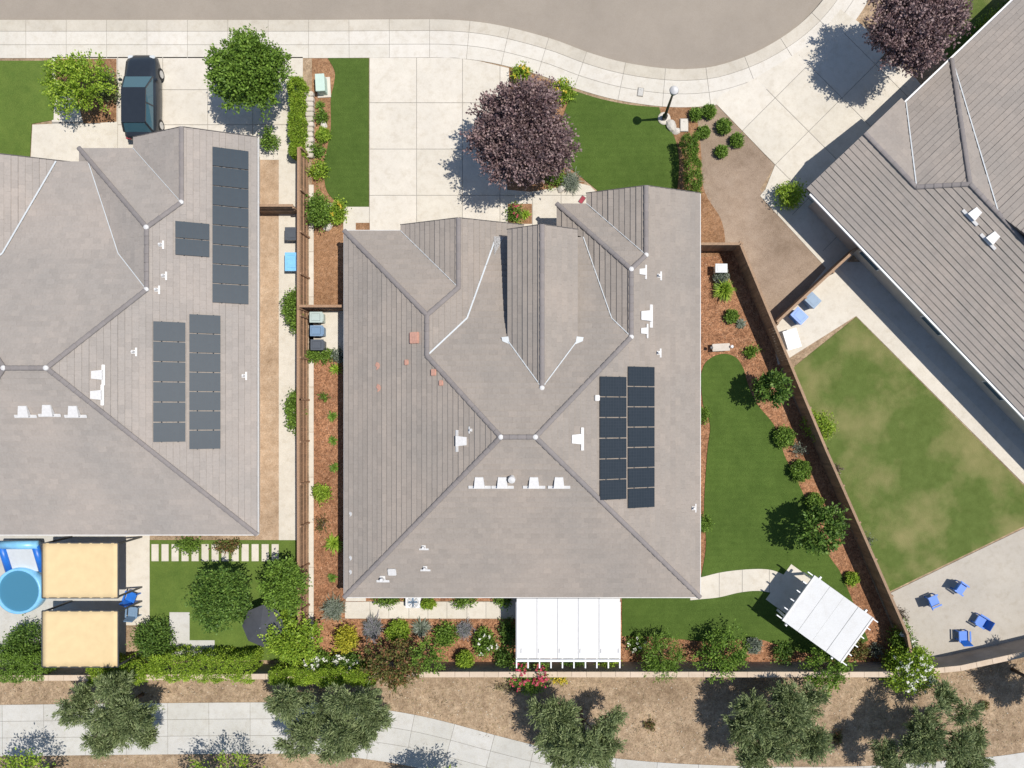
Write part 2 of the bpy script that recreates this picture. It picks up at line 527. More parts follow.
# curb, gutter and pavement run as slabs with joints
bm = bmesh.new()
fc = resample(curb_w, 0.5)
off = offset_path(fc, 0.02)
for a, b in zip(fc, fc[1:]):
    pass
slab_path('curb', curb_w, [(0.0, 0.66)], 2.3, 0.022, -0.16, 0.035, M['curb'])
slab_path('pavement', curb_w, [(0.66, 1.43), (1.43, 2.20)], 2.3, 0.022, -0.05, 0.035, M['walk'])
jb = offset_path(fc, 0.01); jc = offset_path(fc, 2.19)
sheet('pavement_bed', [tuple(v) for v in jb] + [tuple(v) for v in reversed(jc)], 0.012, M['joint'])
# (utility lid in the pavement)
lid = obj('meter_lid', bmesh.new(), M['conc'])
bpy.data.objects.remove(lid)

# --- front yard
drv = W([(369.5, 58), (455, 58), (478, 61), (509, 68.5), (509, 120), (507, 165), (507, 190), (532, 192), (560, 187), (580, 183.5), (590, 186), (598, 194), (600, 206), (600, 250), (345, 250), (345, 231), (344, 207), (369.5, 207)])
drvx = [-12, P(369.5, 0).x, P(416.7, 0).x, P(462.5, 0).x, P(500, 0).x, P(532.5, 0).x, P(561, 0).x, 8]
drvy = [P(0, 260).y, P(0, 195.5).y, P(0, 149.3).y, P(0, 103).y, 20]
slab_grid('driveway', drv, drvx, drvy, 0.03, 0.0, 0.035, M['conc'])
sheet('driveway_bed', drv, 0.012, M['joint'])
lawnL = [(328, 58.5)] + smooth_poly([(329, 60), (335, 72), (334, 85), (331, 100), (331, 128), (327, 150), (324, 165), (326, 188), (334, 200), (344, 207)], 5, False) + [(369, 207), (369, 58.5)]
raised('lawn', W(lawnL), 0.0, 0.045, M['turf'])
lawnR = smooth_poly([(574, 91), (600, 99), (630, 105), (659, 107.5)], 5, False) + smooth_poly([(661, 114), (668, 126), (676, 142), (679, 165), (677, 190)], 5, False) + [(677, 200), (600, 203)] + smooth_poly([(597, 190), (587, 182), (575, 172), (560, 160), (560, 130), (567, 105)], 5, False)
raised('lawn', W(lawnR), 0.0, 0.045, M['turf'])
sheet('mulch_bed', W([(312, 58.5), (345, 58.5), (345, 207), (344, 231), (346, 310), (312, 310)]), 0.008, M['mulch2'])
sheet('mulch_bed', W([(312, 356), (364, 356), (364, 602), (362, 619), (517, 619), (517, 671), (312, 671)]), 0.008, M['mulch'])
sheet('mulch_bed', W(smooth_poly([(508, 69), (540, 78), (575, 92), (570, 110), (564, 135), (566, 160), (585, 182), (562, 187), (533, 191), (508, 189)], 4)), 0.008, M['mulch2'])
sheet('mulch_bed', W([(508, 204), (532, 204), (532, 224), (508, 224)]), 0.045, M['mulch2'])
sheet('mulch_bed', W(smooth_poly([(660, 108), (690, 107), (697, 120), (701, 150), (704, 190), (722, 222), (722, 252), (690, 252), (676, 200), (678, 165), (668, 130)], 4)), 0.008, M['mulch2'])
sheet('bare_yard', W([(688, 106), (716, 104), (740, 130), (775, 165), (760, 190), (832, 266), (771, 330), (733, 252), (706, 250), (700, 190), (697, 130)]), 0.004, M['bare'])
# bin pad
raised('bin_pad', W([(309, 311), (352, 311), (352, 357), (309, 357)]), 0.0, 0.05, M['conc'])
raised('step_pad', W([(343.5, 207), (369, 207), (369, 231), (343.5, 231)]), 0.0, 0.04, M['conc'])
sheet('mulch_bed', W([(356, 223), (370, 223), (370, 231), (356, 231)]), 0.05, M['mulch2'])
# side strip of concrete along the west fence
slab_grid('mow_strip', W([(309, 185), (314, 185), (314, 655), (309, 655)]), [P(309, 0).x, P(314, 0).x], [P(0, y).y for y in range(657, 160, -45)], 0.02, 0.0, 0.05, M['conc'])
# south walkway and patio
slab_grid('walkway', W([(345, 601.5), (517, 601.5), (517, 618.5), (345, 618.5)]), [P(x, 0).x for x in (345, 370, 389, 409, 428, 447, 467, 486, 500, 517)], [P(0, 618.5).y, P(0, 601.5).y], 0.025, 0.0, 0.04, M['conc'])
sheet('walkway_bed', W([(345, 601.5), (517, 601.5), (517, 618.5), (345, 618.5)]), 0.016, M['joint'])
raised('patio', W([(500, 585), (620, 585), (620, 655), (517, 655), (517, 618.5), (500, 618.5)]), 0.0, 0.036, M['conc'])
sheet('mulch_bed', W([(345, 590), (500, 590), (500, 601), (345, 601)]), 0.020, M['mulch'])
raised('walkway_apron', W([(346, 585), (366, 585), (366, 601), (346, 601)]), 0.0, 0.038, M['conc'])
# east yard
sheet('mulch_bed', W([(690, 250), (735, 250), (897, 640), (897, 671), (517, 671), (517, 640), (620, 600), (690, 600)]), 0.006, M['mulch'])
lawnE = smooth_poly([(700, 378), (706, 362), (721, 354), (735, 357), (743, 368), (748, 385), (757, 404), (775, 427), (785, 457), (800, 487), (809, 508), (827, 552), (840, 572), (852, 600), (868, 640)], 6, False)
lawnE += [(842, 655), (800, 652)] + smooth_poly([(777, 645), (763, 640), (745, 638), (720, 642), (690, 640), (660, 637), (622, 636)], 5, False)
lawnE += [(622, 590), (690, 590)] + smooth_poly([(701, 577), (706, 545), (704, 510), (707, 455), (710, 425), (703, 405)], 5, False)
raised('lawn', W(lawnE), 0.0, 0.045, M['turf'])
pth_top = smooth_poly([(690, 578), (701, 577), (722, 572), (750, 569), (772, 570), (790, 578)], 6, False)
pth_bot = smooth_poly([(690, 600), (700, 599), (719, 597), (741, 592), (763, 591), (790, 598)], 6, False)
slab_grid('garden_path', W(pth_top + pth_bot[::-1]), [P(x, 0).x for x in (690, 719, 742, 769, 800)], [P(0, 620).y, P(0, 560).y], 0.03, 0.0, 0.06, M['conc'])
sheet('garden_path_bed', W(pth_top + pth_bot[::-1]), 0.05, M['joint'])

# --- trail south of the back wall
tr_top = smooth_poly([(-80, 704.5), (0, 704.5), (130, 703), (270, 702), (330, 703), (395, 711), (440, 720), (500, 736), (560, 750), (640, 760.5), (720, 765), (800, 766.5), (880, 765), (985, 757), (1030, 751), (1120, 738)], 6, False)
tr_w = [Vector(P2(x, y)) for x, y in tr_top]
slab_path('trail', tr_w, [(0.0, 0.95), (0.95, 1.9), (1.9, 2.95)], 2.35, 0.022, -0.02, 0.035, M['trail'])
tf = resample(tr_w, 0.8)
sheet('trail_bed', [tuple(v) for v in offset_path(tf, 0.02)] + [tuple(v) for v in reversed(offset_path(tf, 2.92))], 0.012, M['joint'])

# --- west neighbour's ground
sheet('driveway_bed', W([(52, 57), (303, 57), (303, 75), (300, 160), (120, 160), (52, 150)]), 0.006, M['joint'])
slab_grid('driveway', W([(52, 57), (303, 57), (303, 75), (290, 160), (120, 160), (100, 122), (52, 122)]), [P(x, 0).x for x in (52, 118, 163, 208, 253, 305)], [P(0, y).y for y in (165, 125, 90, 57)], 0.03, 0.0, 0.035, M['conc'])
sheet('mulch_bed', W([(56, 59), (117, 59), (117, 122), (84, 124), (75, 90), (56, 80)]), 0.045, M['mulch2'])
raised('lawn', W([(-40, 61), (48, 61), (55, 90), (54, 120), (32, 124), (30, 160), (-40, 160)]), 0.0, 0.04, M['lawn2'])
raised('walkway', W([(55, 124), (118, 124), (118, 165), (31, 165), (33, 125)]), 0.0, 0.05, M['conc'])
raised('walkway', W([(279, 150), (299, 150), (299, 545), (279, 545)]), 0.0, 0.036, M['conc'])
sheet('mulch_bed', W([(255, 150), (279, 150), (279, 545), (255, 545)]), 0.008, M['tan'])
raised('lawn', W([(150, 540), (305, 540), (305, 660), (150, 660)]), 0.0, 0.04, M['lawn2'])
raised('walkway', W([(126, 520), (150, 520), (150, 625), (126, 625)]), 0.0, 0.045, M['conc'])
bm = bmesh.new()
for i in range(13):
    prism(bm, W([(152 + i * 10, 544), (159 + i * 10, 544), (159 + i * 10, 561), (152 + i * 10, 561)]), 0.0, 0.055)
tag(obj('stepping_path', bm, M['conc']), kind='structure')
raised('patio', W([(-40, 535), (126, 535), (126, 665), (-40, 665)]), 0.0, 0.035, M['trail'])
raised('gravel_pad', W([(170, 612), (190, 612), (190, 640), (215, 640), (215, 655), (170, 655)]), 0.0, 0.06, M['trail'])

# --- east neighbour's ground
dr = W(smooth_poly([(690, 104), (716, 104)], 2, False) + [(775, 165), (765, 190), (832, 266), (860, 290), (905, 290), (905, 115), (935, 95), (960, 60), (990, -20), (870, -60), (845, -10), (832, 20), (800, 46), (765, 66), (730, 78), (690, 82)])
bmx = bmesh.new()
ux, uy = math.cos(math.radians(-45)), math.sin(math.radians(-45))
def rot_grid(poly, step, origin):
    out = bmesh.new()
    for i in range(-12, 12):
        for j in range(-12, 12):
            q = poly
            for (a, b, lo, hi) in ((ux, uy, i * step, (i + 1) * step), (-uy, ux, j * step, (j + 1) * step)):
                o = a * origin[0] + b * origin[1]
                q = clip(q, a, b, -(o + lo + 0.015)) if len(q) > 2 else []
                q = clip(q, -a, -b, (o + hi - 0.015)) if len(q) > 2 else []
            if len(q) > 2 and abs(area2(q)) > 0.02:
                r = [q[k] for k in range(len(q)) if (Vector(q[k]) - Vector(q[k - 1])).length > 1e-4]
                if len(r) > 2: prism(out, r, 0.0, 0.038)
    return out
drE = W([(716, 104), (775, 165), (765, 190), (832, 266), (846, 262), (905, 200), (905, 118), (930, 96), (900, 60), (858, 22), (840, 10), (815, 40), (786, 60), (745, 84), (720, 95)])
tag(obj('driveway', rot_grid(drE, 2.7, P2(775, 165)), M['conc']), kind='structure')
sheet('driveway_bed', drE, 0.02, M['joint'])
bmx.free()
sheet('verge', W([(930, 96), (900, 60), (870, 30), (850, 0), (900, -60), (1080, -60), (1080, 40)]), 0.006, M['soil'])
raised('lawn', W([(955, -30), (1000, -30), (1005, 10), (950, 60), (935, 45)]), 0.0, 0.03, M['lawn'])
raised('walkway', W([(768, 186), (832, 262), (1040, 470), (1040, 494), (1024, 484), (856, 316), (778, 365), (771, 332), (826, 268), (760, 196)]), 0.0, 0.03, M['conc'])
raised('side_yard_path', W([(832, 262), (860, 262), (1060, 455), (1060, 490), (1024, 458)]), 0.0, 0.026, M['trail'])
raised('lawn', W([(856, 317), (1024, 486), (1060, 520), (1024, 526), (888, 592), (880, 590), (785, 374)]), 0.0, 0.035, M['lawn'])
raised('patio', W([(888, 594), (1024, 528), (1080, 500), (1080, 640), (1024, 655), (925, 662), (897, 620)]), 0.0, 0.045, M['patio'])
sheet('bare_strip', W([(780, 368), (792, 372), (888, 590), (900, 625), (893, 625)]), 0.040, M['bare'])

# ------------------------------------------------------------------ roofs
HE = 2.75
def plane_from(a, b, p, side):
    """eave through world xy a,b at HE, rising with pitch p towards 'side' (unit xy)"""
    return (HE - p * (a[0] * side[0] + a[1] * side[1]), p * side[0], p * side[1])

def hz(pl, x, y): return pl[0] + pl[1] * x + pl[2] * y

def tiles(name, poly, pl, parent, mat, exposure=0.31, width=0.42, seed=0, lift=0.054):
    """concrete tile courses as real overlapping tiles over the plan polygon"""
    rnd = random.Random(seed)
    a, b, c = pl
    g = math.hypot(b, c)
    ux_, uy_ = b / g, c / g            # upslope in plan
    tx, ty = -uy_, ux_                 # along the eave
    sl = 1 / math.sqrt(1 + g * g)
    ex = exposure * sl
    vs = [p[0] * ux_ + p[1] * uy_ for p in poly]
    v0, v1 = min(vs), max(vs)
    bm = bmesh.new()
    k = 0
    v = v0
    while v < v1 - 1e-4:
        row = clip(poly, ux_, uy_, -v)
        row = clip(row, -ux_, -uy_, v + ex) if len(row) > 2 else []
        if len(row) > 2:
            us = [p[0] * tx + p[1] * ty for p in row]
            u0 = math.floor(min(us) / width) * width - (width / 2 if k % 2 else 0)
            u = u0
            rl = rnd.uniform(-0.3, 0.45) * lift * (1 if rnd.random() < .8 else 1.6)
            while u < max(us):
                q = clip(row, tx, ty, -(u + 0.0012))
                q = clip(q, -tx, -ty, u + width - 0.0012) if len(q) > 2 else []
                if len(q) > 2 and abs(area2(q)) > 0.0015:
                    q = [q[i] for i in range(len(q)) if (Vector(q[i]) - Vector(q[i - 1])).length > 1e-4]
                    if len(q) > 2:
                        dz = rnd.uniform(-0.006, 0.006) + rl
                        def zz(p):
                            t = (p[0] * ux_ + p[1] * uy_ - v) / ex
                            return hz(pl, *p) + (lift + dz) * (1 - t)
                        if area2(q) < 0: q = q[::-1]
                        T = [bm.verts.new((p[0], p[1], zz(p))) for p in q]
                        B = [bm.verts.new((p[0], p[1], zz(p) - 0.03)) for p in q]
                        bm.faces.new(T)
                        n = len(q)
                        for i in range(n):
                            bm.faces.new((B[i], B[(i + 1) % n], T[(i + 1) % n], T[i]))
                u += width
        v += ex
        k += 1
    return obj(name, bm, mat, parent)

def underlay(name, polys, parent, thick=0.14):
    bm = bmesh.new()
    for poly, pl in polys:
        if area2(poly) < 0: poly = poly[::-1]
        T = [bm.verts.new((x, y, hz(pl, x, y) - 0.012)) for x, y in poly]
        B = [bm.verts.new((x, y, hz(pl, x, y) - thick)) for x, y in poly]
        ft = bm.faces.new(T); fb = bm.faces.new(B[::-1])
        n = len(poly)
        for i in range(n):
            bm.faces.new((B[i], B[(i + 1) % n], T[(i + 1) % n], T[i]))
    bm.normal_update()
    bmesh.ops.triangulate(bm, faces=[f for f in bm.faces if len(f.verts) > 4], ngon_method='EAR_CLIP')
    return obj(name, bm, M['under'], parent)

def ridge_cap(name, a, b, parent, r=0.13):
    a = Vector(a); b = Vector(b)
    L = (b - a).length
    n = max(1, int(L / 0.40))
    z = (b - a).normalized()
    side = Vector((z.y, -z.x, 0)).normalized()
    up = side.cross(z)
    if up.z < 0: up = -up
    bm = bmesh.new()
    for i in range(n):
        p0 = a.lerp(b, i / n); p1 = a.lerp(b, (i + 1) / n + 0.04 / L)
        rings = []
        for p, rr, zl in ((p0, r, 0.045), (p1, r * 0.9, 0.02)):
            rings.append([bm.verts.new(p + side * (math.cos(t) * rr) + up * (math.sin(t) * rr * 0.62 + zl - 0.02)) for t in [math.pi * j / 6 for j in range(7)]])
        for j in range(6):
            bm.faces.new((rings[0][j], rings[0][j + 1], rings[1][j + 1], rings[1][j]))
        bm.faces.new(rings[0]); bm.faces.new(rings[1][::-1])
    return obj(name, bm, M['ridge'], parent)

def strip3(name, a, b, wdt, mat, parent, lift=0.05, th=0.02):
    """thin flashing strip lying along a-b"""
    bm = bmesh.new()
    a = Vector(a) + Vector((0, 0, lift)); b = Vector(b) + Vector((0, 0, lift))
    bar(bm, a, b, wdt, th)
    return obj(name, bm, mat, parent)

# plan of the main house -----------------------------------------------------
def build_house(label, V):
    p = 0.45
    xw, xe, ys = -8.81, V['xe'], -11.53
    hr, yr = 6.66, -2.84
    pn = 0.43
    pW = (HE - p * xw, p, 0); pE = (HE + p * xe, -p, 0); pS = (HE - p * ys, 0, p)
    pN = (hr + pn * yr, 0, -pn)
    pNL = (HE + p * 8.10, 0, -p)
    xL = -4.01; hL = hz(pW, xL, 0)
    pEG = (hL + p * xL, -p, 0)
    xG = -2.5; hG = hz(pEG, xG, 0)
    xGl = xG - (hG - HE) / p
    pGL = (HE - p * xGl, p, 0)
    yNLg = 8.10 - (hG - HE) / p
    yNLL = 8.10 - (hL - HE) / p
    yV2 = yr + (hr - hL) / pn
    yB = 3.26; hB = hz(pN, 0, yB)
    xVB = xL + (hL - hB) / p
    q_ = V['q']
    pNP = (hB + q_ * yB, 0, -q_)
    yF = V['yF']; hF = hz(pNP, 0, yF)
    xVF = xL + (hL - hF) / p
    RW = (xw + hr * 0 + (hr - HE) / p, yr)      # west end of main ridge
    RE = (xe - (hr - HE) / p, yr)
    xR = V['xR']; hR = hz(pE, xR, 0)
    pWG = (hR - p * xR, p, 0)
    xWGe = xR - (hR - HE) / p
    yV3 = yr + (hr - hR) / pn
    yNR = V['yNR']
    pNR = (HE + p * yNR, 0, -p)
    yV4 = yNR - (hR - HE) / p
    xR2 = V['xR2']; hR2 = hz(pE, xR2, 0)
    yV5 = yNR - (hR2 - HE) / p
    xGR = xR2 - (hR2 - HE) / p
    pGR = (HE - p * xGR, p, 0)
    xWB = xR - (hR - hB) / p; xWF = xR - (hR - hF) / p
    yGf, yRf = 8.40, V['yRf']
    # tower gable over the entry
    tx0, tx1, txr = 0.05, 3.65, 1.85
    hTe, hTr = 4.55, 5.62
    tp = (hTr - hTe) / (txr - tx0)
    pTL = (hTe - tp * tx0, tp, 0); pTR = (hTe + tp * tx1, -tp, 0)
    yTe = yr + (hr - hTe) / pn; yTr = yr + (hr - hTr) / pn
    yTf = 7.72

    faces_plan = [
        ('W', [(xw, ys), RW, (xL, yV2), (xL, yNLL), (xw, 8.10)], pW),
        ('S', [(xw, ys), (xe, ys), RE, RW], pS),
        ('E', [(xe, ys), (xe, yRf), (xR2, yRf), (xR2, yV5), (xR, yV4), (xR, yV3), RE], pE),
        ('N', [RE, (xR, yV3), (xWB, yB), (xVB, yB), (xL, yV2), RW], pN),
        ('NP', [(xVB, yB), (xWB, yB), (xWF, yF), (xVF, yF)], pNP),
        ('NL', [(xw, 8.10), (xL, yNLL), (xG, yNLg), (xGl, 8.10)], pNL),
        ('GL', [(xGl, 8.10), (xG, yNLg), (xG, yGf), (xGl, yGf)], pGL),
        ('EG', [(xL, yNLL), (xL, yV2), (xVB, yB), (xVF, yF), (0.79, min(yF + .14, yGf - .05)), (0.79, yGf), (xG, yGf), (xG, yNLg)], pEG),
        ('WG', [(xWGe, yNR), (xWGe, yF + .5 if V['tower'] else yF + .02), (xWF, yF), (xWB, yB), (xR, yV3), (xR, yV4)], pWG),
        ('NR', [(xWGe, yNR), (xR, yV4), (xR2, yV5), (xGR, yNR)], pNR),
        ('GR', [(xGR, yNR), (xR2, yV5), (xR2, yRf), (xGR, yRf)], pGR),
        ('TL', [(tx0, yTf), (tx0, yTe), (txr, yTr), (txr, yTf)], pTL),
        ('TR', [(txr, yTf), (txr, yTr), (tx1, yTe), (tx1, yTf)], pTR),
    ]
    PL = {n: pl for n, _, pl in faces_plan}
    if not V['tower']: faces_plan = [f for f in faces_plan if f[0] not in ('TL', 'TR')]

    root = thing('house', label, 'house')
    under = underlay('roof', [(poly, pl) for _, poly, pl in faces_plan], root)
    for i, (n, poly, pl) in enumerate(faces_plan):
        tiles('tile_slope', poly, pl, under, V['tile'], seed=i, lift=V['lift'])
    Z = lambda pl, x, y: (x, y, hz(PL[pl], x, y) + 0.02)
    for a, b in ((Z('W', xw, ys), Z('W', *RW)), (Z('E', xe, ys), Z('E', *RE)), (Z('N', *RW), Z('N', *RE)),
                 (Z('W', xL, yV2), Z('W', *RW)), (Z('E', xR, yV3), Z('E', *RE)), (Z('W', xL, yV2), Z('W', xL, yNLL)),
                 (Z('W', xw, 8.10), Z('W', xL, yNLL)), (Z('EG', xG, yNLg), Z('EG', xL, yNLL)), (Z('EG', xG, yGf), Z('EG', xG, yNLg)),
                 (Z('WG', xWGe, yNR), Z('WG', xR, yV4)), (Z('E', xR, yV3), Z('E', xR, yV4)), (Z('E', xR2, yV5), Z('E', xR, yV4)),
                 (Z('E', xR2, yRf), Z('E', xR2, yV5)), (Z('TL', txr, yTf), Z('TL', txr, yTr)))[:None if V['tower'] else -1]:
        ridge_cap('ridge_cap', a, b, under)
    # valleys
    for k_, (a, b, w) in enumerate(((Z('EG', xL, yV2), Z('EG', xVB, yB), .08), (Z('EG', xVB, yB), Z('EG', xVF, yF), .08),
                 (Z('WG', xR, yV3), Z('WG', xWB, yB), .045), (Z('WG', xWB, yB), Z('WG', xWF, yF), .045),
                 (Z('TL', tx0, yTe), Z('TL', txr, yTr), .05), (Z('TR', tx1, yTe), Z('TR', txr, yTr), .05),
                 (Z('NL', xGl, 8.10), Z('NL', xG, yNLg), .03), (Z('NR', xGR, yNR), Z('NR', xR2, yV5), .03))):
        if k_ in (4, 5) and not V['tower']: continue
        strip3('valley_flashing', a, b, w, M['flash'], under)
    # flashing aprons at the foot of the valleys, mortar caps where ridges meet
    if V['tower']:
        bm = bmesh.new()
        T = [bm.verts.new((x, y, max(hz(PL['EG'], x, y), hz(PL['NP'], x, y)) + 0.065)) for x, y in [(xVF - 0.12, yF + 0.02), (xVF + 0.42, yF + 0.02), (xVF - 0.08, yF - 1.0)]]
        f = bm.faces.new(T); bmesh.ops.solidify(bm, geom=[f], thickness=0.02)
        obj('flashing_apron', bm, M['offwhite'], under)
        for cx, sgn in ((tx0, -1), (tx1, 1)):
            bm = bmesh.new()
            prism(bm, [(cx - sgn * .05, yTe + .18), (cx + sgn * .30, yTe + .14), (cx + sgn * .26, yTe - .06), (cx - sgn * .12, yTe - .22)], hTe + .06, hTe + .10)
            obj('flashing_apron', bm, M['flash'], under)
        bm = bmesh.new(); box(bm, xWF - .1, yF - .25, hz(PL['WG'], xWF - .1, yF - .25) + .07, .20, .5, .03, .25)
        obj('flashing_apron', bm, M['flash'], under)
    for (x, y), pl in ((RW, 'N'), (RE, 'N'), ((txr, yTr), 'N'), ((xR, yV4), 'E'), ((xR2, yV5), 'E'), ((xR, yV3), 'E')):
        if pl == 'N' and x == txr and not V['tower']: continue
        bm = bmesh.new(); z = hz(PL[pl], x, y)
        lathe(bm, [(0.14, z + 0.05), (0.12, z + 0.11), (0.04, z + 0.14)], x, y, 9)
        obj('mortar_cap', bm, M['offwhite'], under)
    # gutters
    for a, b in (((xw, ys), (xw, 8.10)), ((xw, ys), (xe, ys)), ((xe, ys), (xe, yRf)), ((xw, 8.1), (xGl, 8.1))):
        bm = bmesh.new()
        a3 = Vector((a[0], a[1], HE - 0.10)); b3 = Vector((b[0], b[1], HE - 0.10))
        if a[0] in (tx0, tx1): a3.z = b3.z = hTe - 0.1
        cx, cy = (xw + xe) / 2, -1
        d = (b3 - a3).normalized(); nrm = Vector((d.y, -d.x, 0))
        mid = (a3 + b3) / 2 - Vector((cx, cy, 0))
        if a[0] in (tx0, tx1): mid = Vector((-1 if a[0] == tx0 else 1, 0, 0))
        if nrm.dot(mid) < 0: nrm = -nrm
        bar(bm, a3 + nrm * 0.028, b3 + nrm * 0.028, 0.055, 0.13)
        obj('gutter', bm, M['offwhite'], under)
    # rake boards
    for pl1, pl2, x0, xm, x1, y in (('GL', 'EG', xGl, xG, 0.79, yGf), ('GR', 'E', xGR, xR2, xe, yRf), ('TL', 'TR', tx0, txr, tx1, yTf))[:3 if V['tower'] else 2]:
        bm = bmesh.new()
        bar(bm, (x0, y + 0.03, hz(PL[pl1], x0, y) - 0.08), (xm, y + 0.03, hz(PL[pl1], xm, y) - 0.08), 0.04, 0.18)
        bar(bm, (xm, y + 0.03, hz(PL[pl2], xm, y) - 0.08), (x1, y + 0.03, hz(PL[pl2], x1, y) - 0.08), 0.04, 0.18)
        obj('rake_board', bm, M['under'], under)
    # walls
    bm = bmesh.new()
    prism(bm, [(-8.3, -11.0), (9.72, -11.0), (9.72, 9.6), (4.7, 9.6), (4.7, 9.05), (3.06, 9.05), (3.06, 5.5), (0.3, 5.5), (0.3, 7.9), (-5.3, 7.9), (-5.3, 7.6), (-8.3, 7.6)], 0.0, 2.60)
    for pl1, pl2, x0, xm, x1, y in (('GL', 'EG', -5.3, xG, 0.3, 7.9), ('GR', 'E', 4.7, xR2, 9.72, 9.6)):
        T = [(x0, 2.60), (x1, 2.60), (x1, hz(PL[pl2], x1, y) - .15), (xm, hz(PL[pl1], xm, y) - .15), (x0, hz(PL[pl1], x0, y) - .15)]
        A = [bm.verts.new((x, y, z)) for x, z in T]; B = [bm.verts.new((x, y - 0.3, z)) for x, z in T]
        bm.faces.new(A[::-1]); bm.faces.new(B)
        for i in range(5): bm.faces.new((A[i], A[(i + 1) % 5], B[(i + 1) % 5], B[i]))
    # entry tower
    if V['tower']:
     prism(bm, [(0.40, 2.4), (3.30, 2.4), (3.30, 7.35), (2.75, 7.35), (2.75, 6.6), (0.95, 6.6), (0.95, 7.35), (0.40, 7.35)], 2.62, 4.40)
     for x0, x1 in ((0.40, 0.95), (2.75, 3.30)):
         prism(bm, [(x0, 6.8), (x1, 6.8), (x1, 7.35), (x0, 7.35)], 0.0, 2.61)
     T = [(0.40, 4.41), (3.30, 4.41), (3.30, hz(pTR, 3.3, 0) - .16), (txr, hTr - .16), (0.40, hz(pTL, .4, 0) - .16)]
     A = [bm.verts.new((x, 7.35, z)) for x, z in T]; B = [bm.verts.new((x, 7.1, z)) for x, z in T]
     bm.faces.new(A[::-1]); bm.faces.new(B)
     for i in range(5): bm.faces.new((A[i], A[(i + 1) % 5], B[(i + 1) % 5], B[i]))
    bmesh.ops.recalc_face_normals(bm, faces=bm.faces)
    obj('wall', bm, M['stucco'], root)
    # doors and windows
    def garage(x0, x1, y):
        bm = bmesh.new()
        for k in range(4):
            box(bm, (x0 + x1) / 2, y + 0.02, 0.05 + 0.27 + k * 0.54, x1 - x0, 0.05, 0.52)
        obj('garage_door', bm, M['white'], root, bevel=0.015)
    garage(-4.9, -0.1, 7.9); garage(-8.0, -5.7, 7.6)
    bm = bmesh.new(); box(bm, 1.85, 5.53, 1.05, 1.0, 0.06, 2.1)
    d = obj('door', bm, M['dfence'], root)
    bm = bmesh.new(); box(bm, 1.5, 5.58, 1.0, 0.05, 0.06, 0.25); obj('handle', bm, M['black'], d)
    def window(x, y, w, h, ax):
        bm = bmesh.new()
        for s in (-1, 1):
            if ax == 'x':
                box(bm, x + s * (w / 2), y, 1.5, 0.08, 0.10, h + 0.08); box(bm, x, y, 1.5 + s * h / 2, w - 0.08, 0.10, 0.08)
            else:
                box(bm, x, y + s * (w / 2), 1.5, 0.10, 0.08, h + 0.08); box(bm, x, y, 1.5 + s * h / 2, 0.10, w - 0.08, 0.08)
        f = obj('window', bm, M['white'], root)
        bm = bmesh.new()
        if ax == 'x': box(bm, x, y, 1.5, w - 0.09, 0.05, h - 0.09)
        else: box(bm, x, y, 1.5, 0.05, w - 0.09, h - 0.09)
        obj('pane', bm, M['glass'], f)
    window(7.2, 9.6, 1.8, 1.4, 'x')
    for y in (-8, -3, 3): window(9.72, y, 1.4, 1.2, 'y')
    for y in (-8, -2): window(-8.3, y, 1.2, 1.0, 'y')
    for x in (-6, -2, 6): window(x, -11.0, 1.6, 1.3, 'x')
    return root, under, PL

house, roof, PM = build_house('sharp grey hip roofed house in the middle with two columns of solar panels', dict(xe=10.24, xR=6.4, yNR=9.55, xR2=7.2, yF=7.61, q=0.15, yRf=10.10, tower=True, tile=M['tile'], lift=0.054))
pW, pS, pE = PM['W'], PM['S'], PM['E']
# the western neighbour has a similar plan
house2, roof2, PQ = build_house('grey roofed house on the left, cut by the picture edge, with scattered solar blocks', dict(xe=10.62, xR=5.85, yNR=9.18, xR2=7.3, yF=8.36, q=0.19, yRf=9.75, tower=False, tile=M['tile_l'], lift=0.026))
H2 = Vector((-24.1, 3.35, 0))
house2.location = H2
qS, qE = PQ['S'], PQ['E']

def onplane(px, py, pl, off=Vector((0, 0, 0))):
    h = 4.0
    for _ in range(30):
        v = P(px, py, h)
        h = hz(pl, v.x - off.x, v.y - off.y)
    return P(px, py, h) - off

# solar ---------------------------------------------------------------------
def solar_block(parent, pl, x0, x1, y0, y1, n, off=Vector((0, 0, 0)), axis='y', m=1):
    """pixel rectangle on plane pl split in n panels down the picture (m across)"""
    a = onplane(x0, y0, pl, off); b = onplane(x1, y1, pl, off)
    X0, X1, Y1, Y0 = a.x, b.x, a.y, b.y
    bm = bmesh.new()
    for t in (0.25, 0.75):
        x = X0 + (X1 - X0) * t
        bar(bm, (x, Y0, hz(pl, x, Y0) + 0.075), (x, Y1, hz(pl, x, Y1) + 0.075), 0.05, 0.05)
    arr = obj('solar_array', bm, M['frame'], parent)
    sl = math.atan(pl[1])
    rot = Matrix.Rotation(-sl, 4, 'Y')
    gap = 0.05
    L = (Y1 - Y0) / n
    Wd = (X1 - X0) / m
    for j in range(m):
        for i in range(n):
            cx = X0 + Wd * (j + .5); cy = Y0 + L * (i + 0.5)
            cz = hz(pl, cx, cy) + 0.13
            w = Wd / math.cos(sl) - gap
            me_b = bmesh.new()
            uvl = me_b.loops.layers.uv.new('UVMap')
            vs = box(me_b, 0, 0, 0, w, L - gap, 0.04)
            bmesh.ops.recalc_face_normals(me_b, faces=me_b.faces)
            for f in me_b.faces:
                for lp in f.loops:
                    lp[uvl].uv = (lp.vert.co.x / w + .5, lp.vert.co.y / (L - gap) + .5)
                f.material_index = 0 if f.normal.z > 0.5 else 1
            o = obj('solar_panel', me_b, [M['solar2' if off.length > 1 else 'solar'], M['frame']], arr)
            o.matrix_local = Matrix.Translation((cx, cy, cz)) @ rot
    return arr

